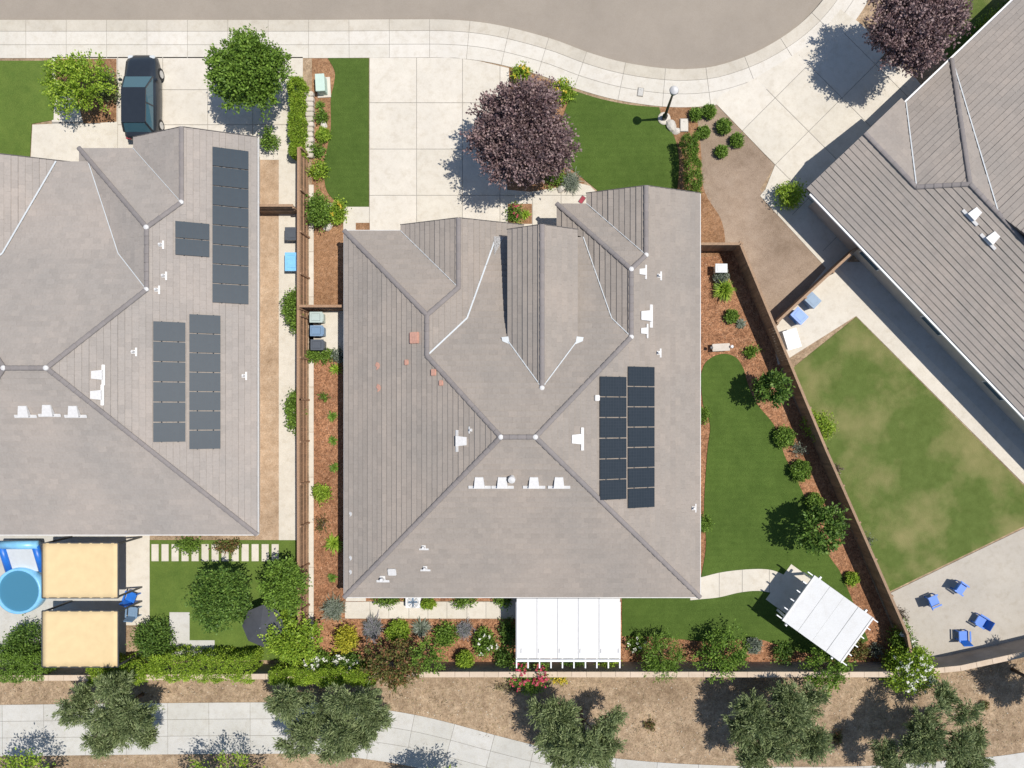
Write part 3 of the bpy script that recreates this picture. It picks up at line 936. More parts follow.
solar_block(roof, pE, 599.5, 626.5, 376, 499, 6)
solar_block(roof, pE, 627.5, 654.5, 366, 507, 7)
# neighbour: blurred in the photo but the same kind of panels
solar_block(roof2, qE, 213, 250, 147, 305, 8, H2, m=1)
solar_block(roof2, qE, 176, 211, 221, 258, 2, H2)
solar_block(roof2, qE, 154, 187, 321, 442, 6, H2)
solar_block(roof2, qE, 190, 222, 314, 449, 7, H2)

# roof vents ------------------------------------------------------------------
def upslope(pl):
    g = math.hypot(pl[1], pl[2])
    return Vector((pl[1] / g, pl[2] / g, 0)), g

def frame_on(pl, v):
    u, g = upslope(pl)
    up = Vector((u.x, u.y, g)).normalized()
    n = Vector((-pl[1], -pl[2], 1)).normalized()
    s = up.cross(n)
    R = Matrix((s, up, n)).transposed().to_4x4()
    return Matrix.Translation(v) @ R

def vent(px, py, pl, parent, size=1.0, mat=None, kind='dormer', off=Vector((0, 0, 0))):
    v = onplane(px, py, pl, off) + Vector((0, 0, 0.04))
    Mx = frame_on(pl, v)
    mat = mat or M['offwhite']
    bm = bmesh.new()
    s = size
    if kind == 'dormer':      # broad flange at the lower side and a sloped hood
        box(bm, 0, -0.28 * s, 0.03, 1.15 * s, 0.17 * s, 0.05)
        pts = [(-0.27 * s, -0.24 * s), (0.27 * s, -0.24 * s), (0.21 * s, 0.30 * s), (-0.21 * s, 0.30 * s)]
        A = [bm.verts.new((x, y, 0.0)) for x, y in pts]
        B = [bm.verts.new((x, y, 0.24 * s if y < 0 else 0.06 * s)) for x, y in pts]
        bm.faces.new(A[::-1]); bm.faces.new(B)
        for i in range(4): bm.faces.new((A[i], A[(i + 1) % 4], B[(i + 1) % 4], B[i]))
        o = obj('roof_vent', bm, mat, parent, bevel=0.015)
    elif kind == 'pipe':
        box(bm, 0, -0.10 * s, 0.02, 0.62 * s, 0.13 * s, 0.03); box(bm, 0, 0.06 * s, 0.022, 0.26 * s, 0.30 * s, 0.032)
        Rv = Mx.to_3x3().inverted() @ Vector((0, 0, 1))
        cyl(bm, Vector((0, 0.02, 0)), Vector((0, 0.02, 0)) + Rv * 0.34 * s, 0.10 * s, 0.08 * s, 10)
        o = obj('vent_pipe', bm, mat, parent)
    elif kind == 'box':
        box(bm, 0, 0, 0.08, 0.55 * s, 0.5 * s, 0.16 * s)
        o = obj('roof_vent', bm, mat, parent, bevel=0.03)
    elif kind == 'patch':
        pts = [(-0.3, -0.1), (-0.05, -0.22), (0.1, -0.05), (0.3, -0.12), (0.2, 0.1), (-0.02, 0.2), (-0.22, 0.1)]
        prism(bm, [(x * s, y * s) for x, y in pts], 0.0, 0.03)
        o = obj('roof_patch', bm, mat, parent)
    else:                      # round cap on a pipe
        lathe(bm, [(0.16 * s, 0.0), (0.15 * s, 0.3 * s), (0.24 * s, 0.31 * s), (0.22 * s, 0.42 * s), (0.05 * s, 0.46 * s)])
        o = obj('vent_pipe', bm, mat, parent, smooth=False)
    o.matrix_local = Mx
    return o

for x in (479.5, 502.5, 534, 559): vent(x, 482, pS, roof, 0.98)
vent(512, 477, pS, roof, 0.8, kind='cap')
vent(462, 441, pW, roof, 0.95); vent(470.5, 430, pW, roof, 0.55, kind='pipe')
vent(577, 439, pE, roof, 1.0)
vent(596.5, 398, pE, roof, 0.55, kind='box')
vent(694, 508, pE, roof, 0.75, kind='pipe')
vent(642.5, 272, pE, roof, 0.65); vent(659.5, 276, pE, roof, 0.75, kind='pipe')
vent(646, 316, pE, roof, 1.05); vent(644, 331, pE, roof, 0.65); vent(659, 353, pE, roof, 0.75, kind='pipe')
vent(424, 547.5, pS, roof, 0.8, kind='pipe'); vent(425.5, 568.5, pS, roof, 0.85, kind='pipe'); vent(392.5, 571, pS, roof, 0.8, kind='box'); vent(383, 579, pS, roof, 1.1, kind='pipe')
for y in (514, 558, 572): vent(351, y, pW, roof, 0.45, kind='patch')
vent(415.5, 338, pW, roof, 1.05, M['pinkvent'], 'box')
vent(407.5, 362.5, pW, roof, 0.5, M['pinkvent'], 'box'); vent(434.5, 372.5, pW, roof, 0.6, M['pinkvent'], 'box'); vent(442, 383, pW, roof, 0.5, M['pinkvent'], 'box')
for x, y in ((378, 366), (379, 388)): vent(x, y, pW, roof, 0.7, M['pinkvent'], 'patch')
for x, y in ((25, 411), (49, 410), (75, 411)): vent(x, y, qS, roof2, 0.98, off=H2)
for x, y in ((98, 375), (97, 395)): vent(x, y, qE, roof2, 0.9, off=H2)
for x, y in ((162, 245), (165, 276), (158, 290), (135, 352), (245, 376)): vent(x, y, qE, roof2, 0.7, kind='pipe', off=H2)

# east neighbour: rotated roof -------------------------------------------------
def build_rot_house():
    root = thing('house', 'grey roofed house on the right set at an angle, cut by the picture edge', 'house')
    A = P2(811, 193, HE); d1 = Vector((0.69, -0.724)).normalized(); d2 = Vector((d1.y * -1, d1.x)).normalized()   # d1 down right, d2 up right
    A = Vector(A)
    D1, D2 = 26.0, 10.4
    at = lambda t1, t2: A + d1 * t1 + d2 * t2
    B1 = at(D1, 0); E = at(0, D2); Cc = at(D1, D2)
    pl1 = plane_from(A, B1, 0.42, d2)      # faces down-left
    pl2 = plane_from(A, E, 0.42, d1)       # faces up-left
    pl3 = plane_from(E, Cc, 0.42, -d2)     # faces up-right
    pl4 = plane_from(B1, Cc, 0.42, -d1)
    plw = plane_from(A, E, 0.30, d1)       # lower pitched wing further along the same eave
    plb = plane_from(at(18, 0), at(18, 5), 0.30, -d1)
    half = D2 / 2
    r1 = at(half, half); r2 = at(D1 - half, half)
    T = lambda *v: [tuple(x) for x in v]
    g = 3.5
    Ap = at(-0.35, g); Dp = at(g, g); Cg = at(0, 2 * g)
    pgN = plane_from(at(0, 2 * g), at(5, 2 * g), 0.42, -d2)
    tv = half * 0.42 / 0.30
    vk = at(tv, half)
    polys = [(T(at(-0.35, 0), B1, r2, r1, Dp, Ap), pl1), (T(Ap, Dp, Cg, at(-0.35, 2 * g)), pgN), (T(Cg, Dp, r1, E), pl2),
             (T(E, r1, vk), pl3), (T(E, vk, at(9, half), at(9, 22), at(0, 22)), plw), (T(at(9, half), at(18, half), at(18, 22), at(9, 22)), plb), (T(vk, r2, Cc, at(18, D2)), pl3), (T(B1, Cc, r2), pl4)]
    und = underlay('roof', polys, root)
    for i, (poly, pl) in enumerate(polys):
        tiles('tile_slope', poly, pl, und, M['tile_r'], seed=40 + i, lift=0.036)
    Z = lambda pl, v: (v.x, v.y, hz(pl, v.x, v.y) + 0.02)
    for a, b, pl in ((Ap, Dp, pl1), (Dp, r1, pl1), (r1, r2, pl1), (B1, r2, pl1), (E, r1, pl2)):
        ridge_cap('ridge_cap', Z(pl, a), Z(pl, b), und)
    strip3('valley_flashing', Z(pl2, Cg), Z(pl2, Dp), 0.06, M['flash'], und)
    strip3('valley_flashing', Z(pl3, E), Z(pl3, vk), 0.06, M['flash'], und)
    B2 = at(0, 21)
    g0, g1 = 0.0, 2 * g
    for a, b in ((A, B1), (A + d2 * g1, B2)):
        bm = bmesh.new()
        n = -d2 if b is B1 else -d1
        n3 = Vector((n.x, n.y, 0)) * 0.055
        bar(bm, Vector((a.x, a.y, HE - .1)) + n3, Vector((b.x, b.y, HE - .1)) + n3, 0.11, 0.13)
        obj('gutter', bm, M['white'], und)
    bm = bmesh.new()
    i1, i2 = d1 * 0.5, d2 * 0.5
    prism(bm, T(A + i1 + i2, B1 - i1 + i2, at(D1 - .5, 20.5), at(.5, 20.5)), 0.0, 2.6)
    obj('wall', bm, M['stucco'], root)
    ang = math.atan2(d1.y, d1.x)
    for k in (5, 10, 15):
        c = A + d1 * k + d2 * 0.5
        bm = bmesh.new(); box(bm, c.x, c.y, 1.5, 1.5, 0.1, 1.2, ang)
        f = obj('window', bm, M['white'], root)
        bm = bmesh.new(); box(bm, c.x - d2.x * .04, c.y - d2.y * .04, 1.5, 1.36, 0.1, 1.06, ang)
        obj('pane', bm, M['glass'], f)
    c = A + d2 * 6.5 + d1 * 0.5
    bm = bmesh.new(); box(bm, c.x, c.y, 1.1, 0.1, 3.4, 2.2, ang); obj('garage_door', bm, M['white'], root)
    for px, py in ((974, 214), (992, 238)):
        h = 4.0
        v = onplane(px, py, pl1)
        vent(px, py, pl1, und, 0.95)
    return root
build_rot_house()

# ------------------------------------------------------------------ patio cover and gazebo
def patio_cover():
    t = thing('patio_cover', 'flat white patio cover against the back of the middle house', 'patio cover', P(568, 630))
    base = t.location.copy()
    def part(name, bm, mat, **k):
        o = obj(name, bm, mat, t, **k); o.location = -base; return o
    a = P(516.5, 598.5, 2.72); b = P(620, 598.5, 2.72); c = P(620, 658.5, 2.55); d = P(516.5, 658.5, 2.55)
    n = 5
    for i in range(n):
        bm = bmesh.new()
        g = 0.012
        t0, t1 = i / n, (i + 1) / n
        pa, pb = a.lerp(b, t0), a.lerp(b, t1); pd, pc = d.lerp(c, t0), d.lerp(c, t1)
        pa.x += g; pd.x += g; pb.x -= g; pc.x -= g
        T = [bm.verts.new(v) for v in (pd, pc, pb, pa)]
        B = [bm.verts.new(v - Vector((0, 0, 0.07))) for v in (pd, pc, pb, pa)]
        bm.faces.new(T); bm.faces.new(B[::-1])
        for k in range(4): bm.faces.new((B[k], B[(k + 1) % 4], T[(k + 1) % 4], T[k]))
        part('roof_panel', bm, M['proof'])
    bm = bmesh.new()
    for i in range(1, n):
        s = i / n
        bar(bm, a.lerp(b, s) - Vector((0, 0, .05)), d.lerp(c, s) - Vector((0, 0, .05)), 0.10, 0.06)
        bar(bm, a.lerp(b, s) + Vector((0, 0, .012)), d.lerp(c, s) + Vector((0, 0, .012)), 0.035, 0.03)
    part('seam', bm, M['seam'])
    bm = bmesh.new()
    for i in range(0, n + 1):      # little drain clips near the low edge
        q = d.lerp(c, min(max(i / n, 0.03), 0.97)); 
        box(bm, q.x + 0.09, q.y + 0.42, q.z + 0.045, 0.05, 0.22, 0.03)
    part('clip', bm, M['seam'])
    bm = bmesh.new(); bar(bm, d + Vector((-0.03, -0.10, -0.02)), c + Vector((0.03, -0.10, -0.02)), 0.12, 0.16); part('gutter', bm, M['white'])
    bm = bmesh.new(); bar(bm, d + Vector((0, 0.25, -0.30)), c + Vector((0, 0.25, -0.30)), 0.10, 0.2); part('beam', bm, M['white'])
    for i in range(10):
        q0 = d.lerp(c, i / 9); q1 = a.lerp(b, i / 9)
        bm = bmesh.new(); bar(bm, q0 + Vector((0, -0.55, -0.16)), q1 + Vector((0, -0.2, -0.16)), 0.07, 0.14); part('rafter', bm, M['white'])
    for x in (0.03, 0.5, 0.97):
        q = d.lerp(c, x)
        bm = bmesh.new(); box(bm, q.x, q.y + 0.25, (q.z - 0.4) / 2 + 0.02, 0.12, 0.12, q.z - 0.4 - 0.04); part('post', bm, M['white'], bevel=0.01)
patio_cover()

def gazebo():
    hq = 2.62
    a, b, c, d = P(814, 576, hq), P(872.5, 616, hq), P(840, 663, hq), P(785.5, 621.5, hq)
    cen = (a + b + c + d) / 4
    t = thing('gazebo', 'white solid roofed gazebo standing at an angle beside the back corner fence', 'gazebo', (cen.x, cen.y, 0))
    base = t.location.copy()
    def part(name, bm, mat, **k):
        o = obj(name, bm, mat, t, **k); o.location = -base; return o
    # square the corners up
    u = ((b - a) + (c - d)); u.normalize(); v = Vector((u.y, -u.x, 0))     # v towards d
    L = ((b - a).length + (c - d).length) / 2; Wd = ((d - a).length + (c - b).length) / 2
    def Q(s, w, z): return Vector((cen.x, cen.y, z)) + u * s + v * w
    n = 4
    for i in range(n):
        bm = bmesh.new()
        s0 = -L / 2 + L * i / n + 0.008; s1 = -L / 2 + L * (i + 1) / n - 0.008
        pts = [Q(s0, -Wd / 2, 0), Q(s1, -Wd / 2, 0), Q(s1, Wd / 2, 0), Q(s0, Wd / 2, 0)]
        prism(bm, [(q.x, q.y) for q in pts], hq - 0.07, hq - (0.0 if i != 2 else 0.02))
        part('roof_panel', bm, M['gaz'])
    for k, s in ((0, -L / 2 - 0.05), (1, L / 2 + 0.05)):
        bm = bmesh.new(); bar(bm, Q(s, -Wd / 2 - 0.0, hq - 0.03), Q(s, Wd / 2, hq - 0.03), 0.10, 0.14); part('gutter', bm, M['offwhite'])
    for k in range(6):
        w = -Wd / 2 + 0.06 + (Wd - 0.12) * k / 5
        ext = 0.45 if k in (0, 5) else 0.36
        bm = bmesh.new(); bar(bm, Q(-L / 2 - ext, w, hq - 0.16), Q(L / 2 + ext, w, hq - 0.16), 0.055, 0.15); part('rafter', bm, M['white'])
    for s in (-L / 2 + 0.35, L / 2 - 0.35):
        bm = bmesh.new(); bar(bm, Q(s, -Wd / 2 - .15, hq - 0.34), Q(s, Wd / 2 + .15, hq - 0.34), 0.1, 0.19); part('beam', bm, M['white'])
        for w in (-Wd / 2 + 0.2, Wd / 2 - 0.2):
            q = Q(s, w, 0)
            bm = bmesh.new(); box(bm, q.x, q.y, (hq - 0.44) / 2 + 0.03, 0.13, 0.13, hq - 0.44 - 0.06, math.atan2(u.y, u.x)); part('post', bm, M['white'], bevel=0.01)
    pad = [Q(s, w, 0) for s, w in ((-L / 2 - 0.55, -Wd / 2 + 0.2), (L / 2 - .3, -Wd / 2 + .2), (L / 2 - .3, Wd / 2 - .3), (-L / 2 - .55, Wd / 2 - .3))]
    raised('gazebo_pad', [(q.x, q.y) for q in pad], 0.0, 0.066, M['conc'])
gazebo()

# ------------------------------------------------------------------ fences and walls
def wood_fence(name, pts, h, label, mat, boards_side=1, post_side=1, post_step=2.42, group=None, cat='fence', rails=True, capmat=None):
    pts = [Vector((x, y, 0)) for x, y in pts]
    t = thing(name, label, cat, pts[0], 0, group)
    base = t.location.copy()
    def part(n, bm, m):
        o = obj(n, bm, m, t); o.location = -base; return o
    bmB = bmesh.new(); bmR = bmesh.new(); bmC = bmesh.new()
    rnd = random.Random(hash(label) % 1000 if False else len(label))
    for a, b in zip(pts, pts[1:]):
        d = (b - a); L = d.length; d.normalize(); nrm = Vector((d.y, -d.x, 0)) * post_side
        n = int(L / 0.145)
        ang = math.atan2(d.y, d.x)
        for i in range(n):
            q = a + d * (L * (i + .5) / n)
            hh = h + rnd.uniform(-0.012, 0.012)
            box(bmB, q.x, q.y, hh / 2 + 0.02, L / n - 0.006, 0.022, hh, ang)
        for z in (0.25, h * 0.52, h - 0.18):
            bar(bmR, a + nrm * 0.035 + Vector((0, 0, z)), b + nrm * 0.035 + Vector((0, 0, z)), 0.04, 0.09)
        bar(bmC, a + Vector((0, 0, h + 0.055)), b + Vector((0, 0, h + 0.055)), 0.14, 0.035)
        m = max(1, int(round(L / post_step)))
        for i in range(m + 1):
            q = a + d * (L * i / m) + nrm * 0.10
            bm = bmesh.new(); box(bm, q.x, q.y, (h + .03) / 2, 0.10, 0.10, h + 0.03, ang)
            part('post', bm, mat)
    part('boards', bmB, mat); part('rail', bmR, mat); part('cap_rail', bmC, capmat or mat)
    return t

wood_fence('wood_fence', W([(308, 157), (307.5, 400), (308, 645)]), 1.55, 'long brown wooden fence with posts between the left house and the middle house', M['fence'], post_side=-1)
wood_fence('wood_fence', W([(309, 310.5), (352, 310.5)]), 1.75, 'short brown gate fence joining middle house beside the bins', M['fence'], post_side=1)
wood_fence('wood_fence', W([(258, 214), (304, 214)]), 1.75, 'short brown fence across the left neighbour side path', M['dfence'], post_side=1)
wood_fence('wood_fence', W([(690, 251), (733, 251), (815, 448), (893, 625), (898, 650)]), 1.8, 'tall brown fence bending down the right side of the middle house garden', M['dfence'], post_side=-1, capmat=M['dfence'])
wood_fence('wood_fence', W([(768, 326), (848, 252)]), 1.8, 'diagonal brown fence across the right neighbour side yard', M['dfence'], post_side=1)

def block_wall(pts, h, label, th=0.22, z=0.0):
    pts = [Vector((x, y, z)) for x, y in pts]
    t = thing('block_wall', label, 'garden wall', pts[0])
    base = t.location.copy()
    bm = bmesh.new(); bc = bmesh.new()
    for a, b in zip(pts, pts[1:]):
        bar(bm, a + Vector((0, 0, h / 2)), b + Vector((0, 0, h / 2)), th, h)
        L = (b - a).length; n = max(1, int(L / 0.8))
        for i in range(n):
            d = (b - a) / n
            bar(bc, a + d * (i + .01) + Vector((0, 0, h + 0.03)), a + d * (i + .99) + Vector((0, 0, h + 0.03)), th + 0.08, 0.06)
    o = obj('wall', bm, M['wallface'], t); o.location = -base
    o = obj('cap', bc, M['cap'], t); o.location = -base
yb = 674.0
block_wall([P2(-60, 678, 1.8), P2(80, 677.5, 1.8), P2(297, 676, 1.8)], 1.8, 'block wall with beige cap behind the left house under vines')
block_wall([P2(297, 674.5, 1.8), P2(455, 674.2, 1.8), P2(893, 674.2, 1.8)], 1.8, 'long beige capped block wall along the back of the middle garden')
block_wall([P2(897, 674, 1.8), P2(960, 668, 1.8), P2(1024, 654, 1.8), P2(1130, 628, 1.8)], 1.8, 'beige capped block wall behind the blue chairs running to the right edge')

# white stone edging beside the hedge
t = thing('stone_edging', 'row of white stone blocks between the lime hedge and mulch strip', 'stone edging', P(308.5, 157))
bm = bmesh.new(); base = t.location.copy()
rnd = random.Random(3)
for i in range(13):
    v = P(309.5 + rnd.uniform(-.4, .4), 94 + i * 5.1, 0.25)
    vs = box(bm, v.x - base.x, v.y - base.y, 0.17, 0.46 + rnd.uniform(-.04, .04), 0.265, 0.36, rnd.uniform(-.12, .12))
obj('blocks', bm, M['block'], t, bevel=0.035)

# ------------------------------------------------------------------ street lamp, boxes, bins
def lamp_post():
    v = P(664, 119)
    t = thing('street_lamp', 'black street lamp on a white round footing beside front lawn', 'street lamp', v)
    bm = bmesh.new(); lathe(bm, [(0.36, 0.0), (0.36, 0.10), (0.30, 0.14)], n=24); obj('footing', bm, M['conc'], t, smooth=False)
    bm = bmesh.new(); lathe(bm, [(0.15, 0.14), (0.15, 0.5), (0.09, 0.6), (0.07, 2.2), (0.055, 3.45), (0.10, 3.5), (0.10, 3.55)], n=14); obj('pole', bm, M['black'], t, smooth=True)
    bm = bmesh.new(); lathe(bm, [(0.10, 3.55), (0.17, 3.62), (0.19, 3.9)], n=14); hd = obj('lantern', bm, M['glass'], t)
    bm = bmesh.new(); lathe(bm, [(0.25, 3.9), (0.22, 3.97), (0.10, 4.06), (0.03, 4.10)], n=14); obj('cap', bm, M['offwhite'], hd, smooth=True)
lamp_post()

def wheelie(px, py, mat, label):
    v = P(px, py, 0.9)
    t = thing('wheelie_bin', label, 'rubbish bin', (v.x, v.y, 0.05), 0, 'three wheeled bins lined up by the fence')
    bm = bmesh.new()
    pts0 = [(-0.26, -0.23), (0.26, -0.23), (0.26, 0.23), (-0.26, 0.23)]
    A = [bm.verts.new((x, y, 0.06)) for x, y in pts0]; B = [bm.verts.new((x * 1.22, y * 1.2, 0.95)) for x, y in pts0]
    bm.faces.new(A[::-1]); bm.faces.new(B)
    for i in range(4): bm.faces.new((A[i], A[(i + 1) % 4], B[(i + 1) % 4], B[i]))
    obj('body', bm, mat, t, bevel=0.03)
    bm = bmesh.new(); box(bm, 0.02, 0, 0.985, 0.72, 0.60, 0.055); box(bm, 0.40, 0.0, 0.97, 0.07, 0.42, 0.03); 
    box(bm, 0.0, 0.0, 1.02, 0.50, 0.40, 0.02)
    obj('lid', bm, mat, t, bevel=0.02)
    bm = bmesh.new(); cyl(bm, (-0.36, -0.2, 0.93), (-0.36, 0.2, 0.93), 0.02, n=8); obj('handle', bm, M['dark'], t)
    for s in (-1, 1):
        bm = bmesh.new(); cyl(bm, (-0.25, s * 0.25, 0.10), (-0.25, s * 0.31, 0.10), 0.11, n=16); obj('wheel', bm, M['tyre'], t)
wheelie(316.5, 317.5, M['binmint'], 'pale mint wheeled bin, first in the row beside the gate fence')
wheelie(317, 331, M['binblue'], 'blue wheeled bin standing between the mint and charcoal bins')
wheelie(317.5, 345, M['bingrey'], 'charcoal wheeled bin beside the blue bin')

def util_box():
    v = P(320, 82.5, 0.7)
    t = thing('utility_box', 'mint green utility cabinet on mulch beside the front lawn strip', 'utility box', (v.x, v.y, 0), math.radians(3))
    bm = bmesh.new(); box(bm, 0, 0, 0.34, 0.46, 0.92, 0.68); obj('body', bm, M['mint'], t, bevel=0.03)
    bm = bmesh.new(); box(bm, 0, 0, 0.71, 0.52, 0.98, 0.06); obj('lid', bm, M['mint'], t, bevel=0.02)
    bm = bmesh.new(); box(bm, 0.02, 0, 0.03, 0.75, 1.15, 0.06); obj('base', bm, M['conc'], t)
util_box()

def flat_box(name, px, py, w, l, label, rz=0.0, mat=None):
    v = P(px, py)
    t = thing(name, label, 'utility cover', (v.x, v.y, 0.0), rz)
    bm = bmesh.new(); box(bm, 0, 0, 0.04, w, l, 0.08); obj('frame', bm, M['joint'], t)
    bm = bmesh.new(); box(bm, 0, 0, 0.085, w - 0.06, l - 0.06, 0.03); box(bm, 0, l * .25, 0.102, 0.12, 0.05, 0.012); obj('lid', bm, mat or M['walk'], t, bevel=0.008)
flat_box('utility_hatch', 684, 125.5, 0.48, 0.75, 'pale rectangular utility lid set in mulch near the street lamp')
flat_box('meter_hatch', 640.5, 92.5, 0.34, 0.5, 'small meter lid set in the pavement above the right lawn', math.radians(-8), M['trail'])

def boulder(px, py, r, label, seed):
    v = P(px, py)
    rnd = random.Random(seed)
    bm = bmesh.new(); bmesh.ops.create_icosphere(bm, subdivisions=2, radius=1)
    k = [Vector((rnd.uniform(-1, 1), rnd.uniform(-1, 1), rnd.uniform(-1, 1))).normalized() for _ in range(5)]
    for q in bm.verts:
        f = 1.0
        for kk in k:
            dd = q.co.dot(kk)
            if dd > 0.55: f = min(f, 0.62 / dd + 0.08)
        q.co = Vector((q.co.x * f * r, q.co.y * f * r * 0.8, max(-0.1, q.co.z * f * r * 0.75)))
    o = obj('boulder', bm, M['rock']); o.location = (v.x, v.y, 0.02); o.rotation_euler.z = rnd.uniform(0, 6)
    tag(o, label, 'boulder', 'pale boulders in the garden beds')
boulder(324, 125.5, 0.28, 'white boulder just above the round clipped bush in the left mulch strip', 1)
boulder(330, 207, 0.30, 'pale boulder between the dark shrub and yellow green shrub above the fence gate', 2)
boulder(327.5, 226, 0.36, 'long pale boulder at the foot of the dark left shrub', 3)
boulder(671, 126, 0.42, 'pale boulder right beside the lamp footing', 4)
boulder(676, 131, 0.28, 'smaller pale boulder below right of lamp footing', 5)
boulder(561, 189, 0.36, 'pale boulder under the right edge of purple tree beside walkway', 6)

def bench():
    v = P(719.5, 348)
    t = thing('stone_bench', 'white stone garden bench on mulch beside the house wall', 'bench', v, math.radians(3))
    bm = bmesh.new(); box(bm, 0, 0, 0.43, 1.0, 0.42, 0.09); obj('seat', bm, M['block'], t, bevel=0.02)
    for s in (-1, 1):
        bm = bmesh.new(); box(bm, s * 0.36, 0, 0.195, 0.14, 0.36, 0.37); obj('leg', bm, M['block'], t, bevel=0.015)
    for s in (-1, 1):
        bm = bmesh.new(); lathe(bm, [(0.05, 0.475), (0.09, 0.52), (0.10, 0.6), (0.06, 0.66)], s * 0.58, 0.0, 10)
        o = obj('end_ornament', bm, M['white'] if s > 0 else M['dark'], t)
bench()

def ac_unit(px, py, label, w=0.8, h=0.75, mat=None):
    v = P(px, py, h)
    t = thing('air_conditioner', label, 'air conditioner', (v.x, v.y, 0.0))
    bm = bmesh.new(); box(bm, 0, 0, h / 2 + .03, w, w * .8, h - .02); obj('casing', bm, mat or M['white'], t, bevel=0.03)
    bm = bmesh.new()
    for r in (0.10, 0.17, 0.24, 0.30):
        rr = r * w / 0.8
        n = 20
        for i in range(n):
            a0, a1 = 2 * math.pi * i / n, 2 * math.pi * (i + 1) / n
            bar(bm, (rr * math.cos(a0), rr * math.sin(a0), h + .05), (rr * math.cos(a1), rr * math.sin(a1), h + .05), 0.012, 0.012)
    for i in range(4):
        a0 = math.pi * i / 4
        bar(bm, (-.3 * w / .8 * math.cos(a0), -.3 * w / .8 * math.sin(a0), h + .062), (.3 * w / .8 * math.cos(a0), .3 * w / .8 * math.sin(a0), h + .062), 0.012, 0.012)
    obj('grille', bm, M['dark'], t)
    bm = bmesh.new()
    for i in range(4):
        a0 = math.pi / 2 * i
        R = Matrix.Rotation(a0, 4, 'Z') @ Matrix.Rotation(0.4, 4, 'X')
        box(bm, .14 * math.cos(a0), .14 * math.sin(a0), h + .035, 0.24, 0.12, 0.01, rot=R)
    obj('fan', bm, M['binblue'], t)
    bm = bmesh.new(); box(bm, 0, 0, 0.02, w + .2, w, 0.06); obj('base', bm, M['conc'], t)
ac_unit(413, 602, 'white air conditioner with round fan grille on the south walkway edge', 0.85, 0.6)

def pool_pump_box():
    v = P(721.5, 268, 0.8)
    t = thing('storage_box', 'white plastic storage box in the top corner of the right garden', 'storage box', (v.x, v.y, 0))
    bm = bmesh.new(); box(bm, 0, 0, 0.36, 0.6, 0.44, 0.72); obj('body', bm, M['white'], t, bevel=0.03)
    bm = bmesh.new(); box(bm, 0, 0, 0.75, 0.68, 0.50, 0.06); box(bm, 0, 0, 0.785, 0.5, 0.34, 0.02); obj('lid', bm, M['flash'], t, bevel=0.02)
pool_pump_box()

t = thing('door_mat', 'small red mat on the entry walk beside the right gable', 'door mat', P(582, 200) + Vector((0, 0, 0.04)), math.radians(-35))
bm = bmesh.new(); box(bm, 0, 0, 0.01, 0.22, 0.4, 0.02); obj('pile', bm, M['redmat'], t)
bm = bmesh.new(); box(bm, 0, 0, 0.008, 0.27, 0.45, 0.014); obj('border', bm, M['dark'], t)

# ------------------------------------------------------------------ plants
RNG = np.random.default_rng(11)

def unit(v):
    return v / np.maximum(np.linalg.norm(v, axis=-1, keepdims=True), 1e-9)

def leaves(pts, dirs, length, width, rng, jitter=0.3):
    """one diamond leaf per point, along dirs"""
    n = len(pts)
    d = unit(dirs + rng.normal(0, jitter, (n, 3)))
    side = unit(np.cross(d, unit(rng.normal(0, 1, (n, 3)) + np.array([0, 0, 0.8]))))
    L = length * rng.uniform(0.6, 1.3, (n, 1)); w = width * rng.uniform(0.7, 1.3, (n, 1))
    a = pts; c = pts + d * L
    m = pts + d * L * 0.45
    nrm = np.cross(side, d)
    b = m + side * w / 2 + nrm * w * 0.15; e = m - side * w / 2 + nrm * w * 0.15
    V = np.stack([a, b, c, e], 1).reshape(-1, 3)
    F = np.arange(4 * n).reshape(n, 4)
    return V, F

def crown_clumps(n, rx, ry, rz, rng, lumps=7, rough=0.25, low=-0.35, inner=0.35):
    """uneven crown: clump centres through the volume, denser to the skin"""
    d = unit(rng.normal(0, 1, (n * 3, 3)))
    d = d[d[:, 2] > low][:n]
    k = unit(rng.normal(0, 1, (lumps, 3))); amp = rng.uniform(-1, 1, lumps)
    f = 1 + rough * np.tanh(((np.maximum(d @ k.T, 0) ** 4) * amp).sum(1) * 1.5)
    r = (rng.uniform(inner ** 2, 1, len(d))) ** 0.5
    c = d * (r * f)[:, None] * np.array([rx, ry, rz])
    return c, d

def limb_tree(bm, top, r, rng, limbs=5, spread=1.0, h0=0.5):
    """tapered trunk with limbs; origin at ground"""
    hgt = top
    cyl(bm, (0, 0, -0.05), (0.04, 0.02, hgt * h0), r, r * 0.7, 10)
    for i in range(limbs):
        a = 2 * math.pi * i / limbs + rng.uniform(-.4, .4)
        e = Vector((math.cos(a) * spread, math.sin(a) * spread, hgt * rng.uniform(0.75, 0.95)))
        s = Vector((0.04, 0.02, hgt * (h0 - 0.04)))
        mid = s.lerp(e, 0.5) + Vector((0, 0, 0.12 * hgt))
        cyl(bm, s, mid, r * 0.5, r * 0.33, 7); cyl(bm, mid, e, r * 0.33, r * 0.1, 7)
        for j in range(2):
            e2 = mid + Vector((math.cos(a + rng.uniform(-1, 1)) * spread * .5, math.sin(a + rng.uniform(-1, 1)) * spread * .5, hgt * rng.uniform(0.1, 0.25)))
            cyl(bm, mid, e2, r * 0.2, r * 0.06, 5)

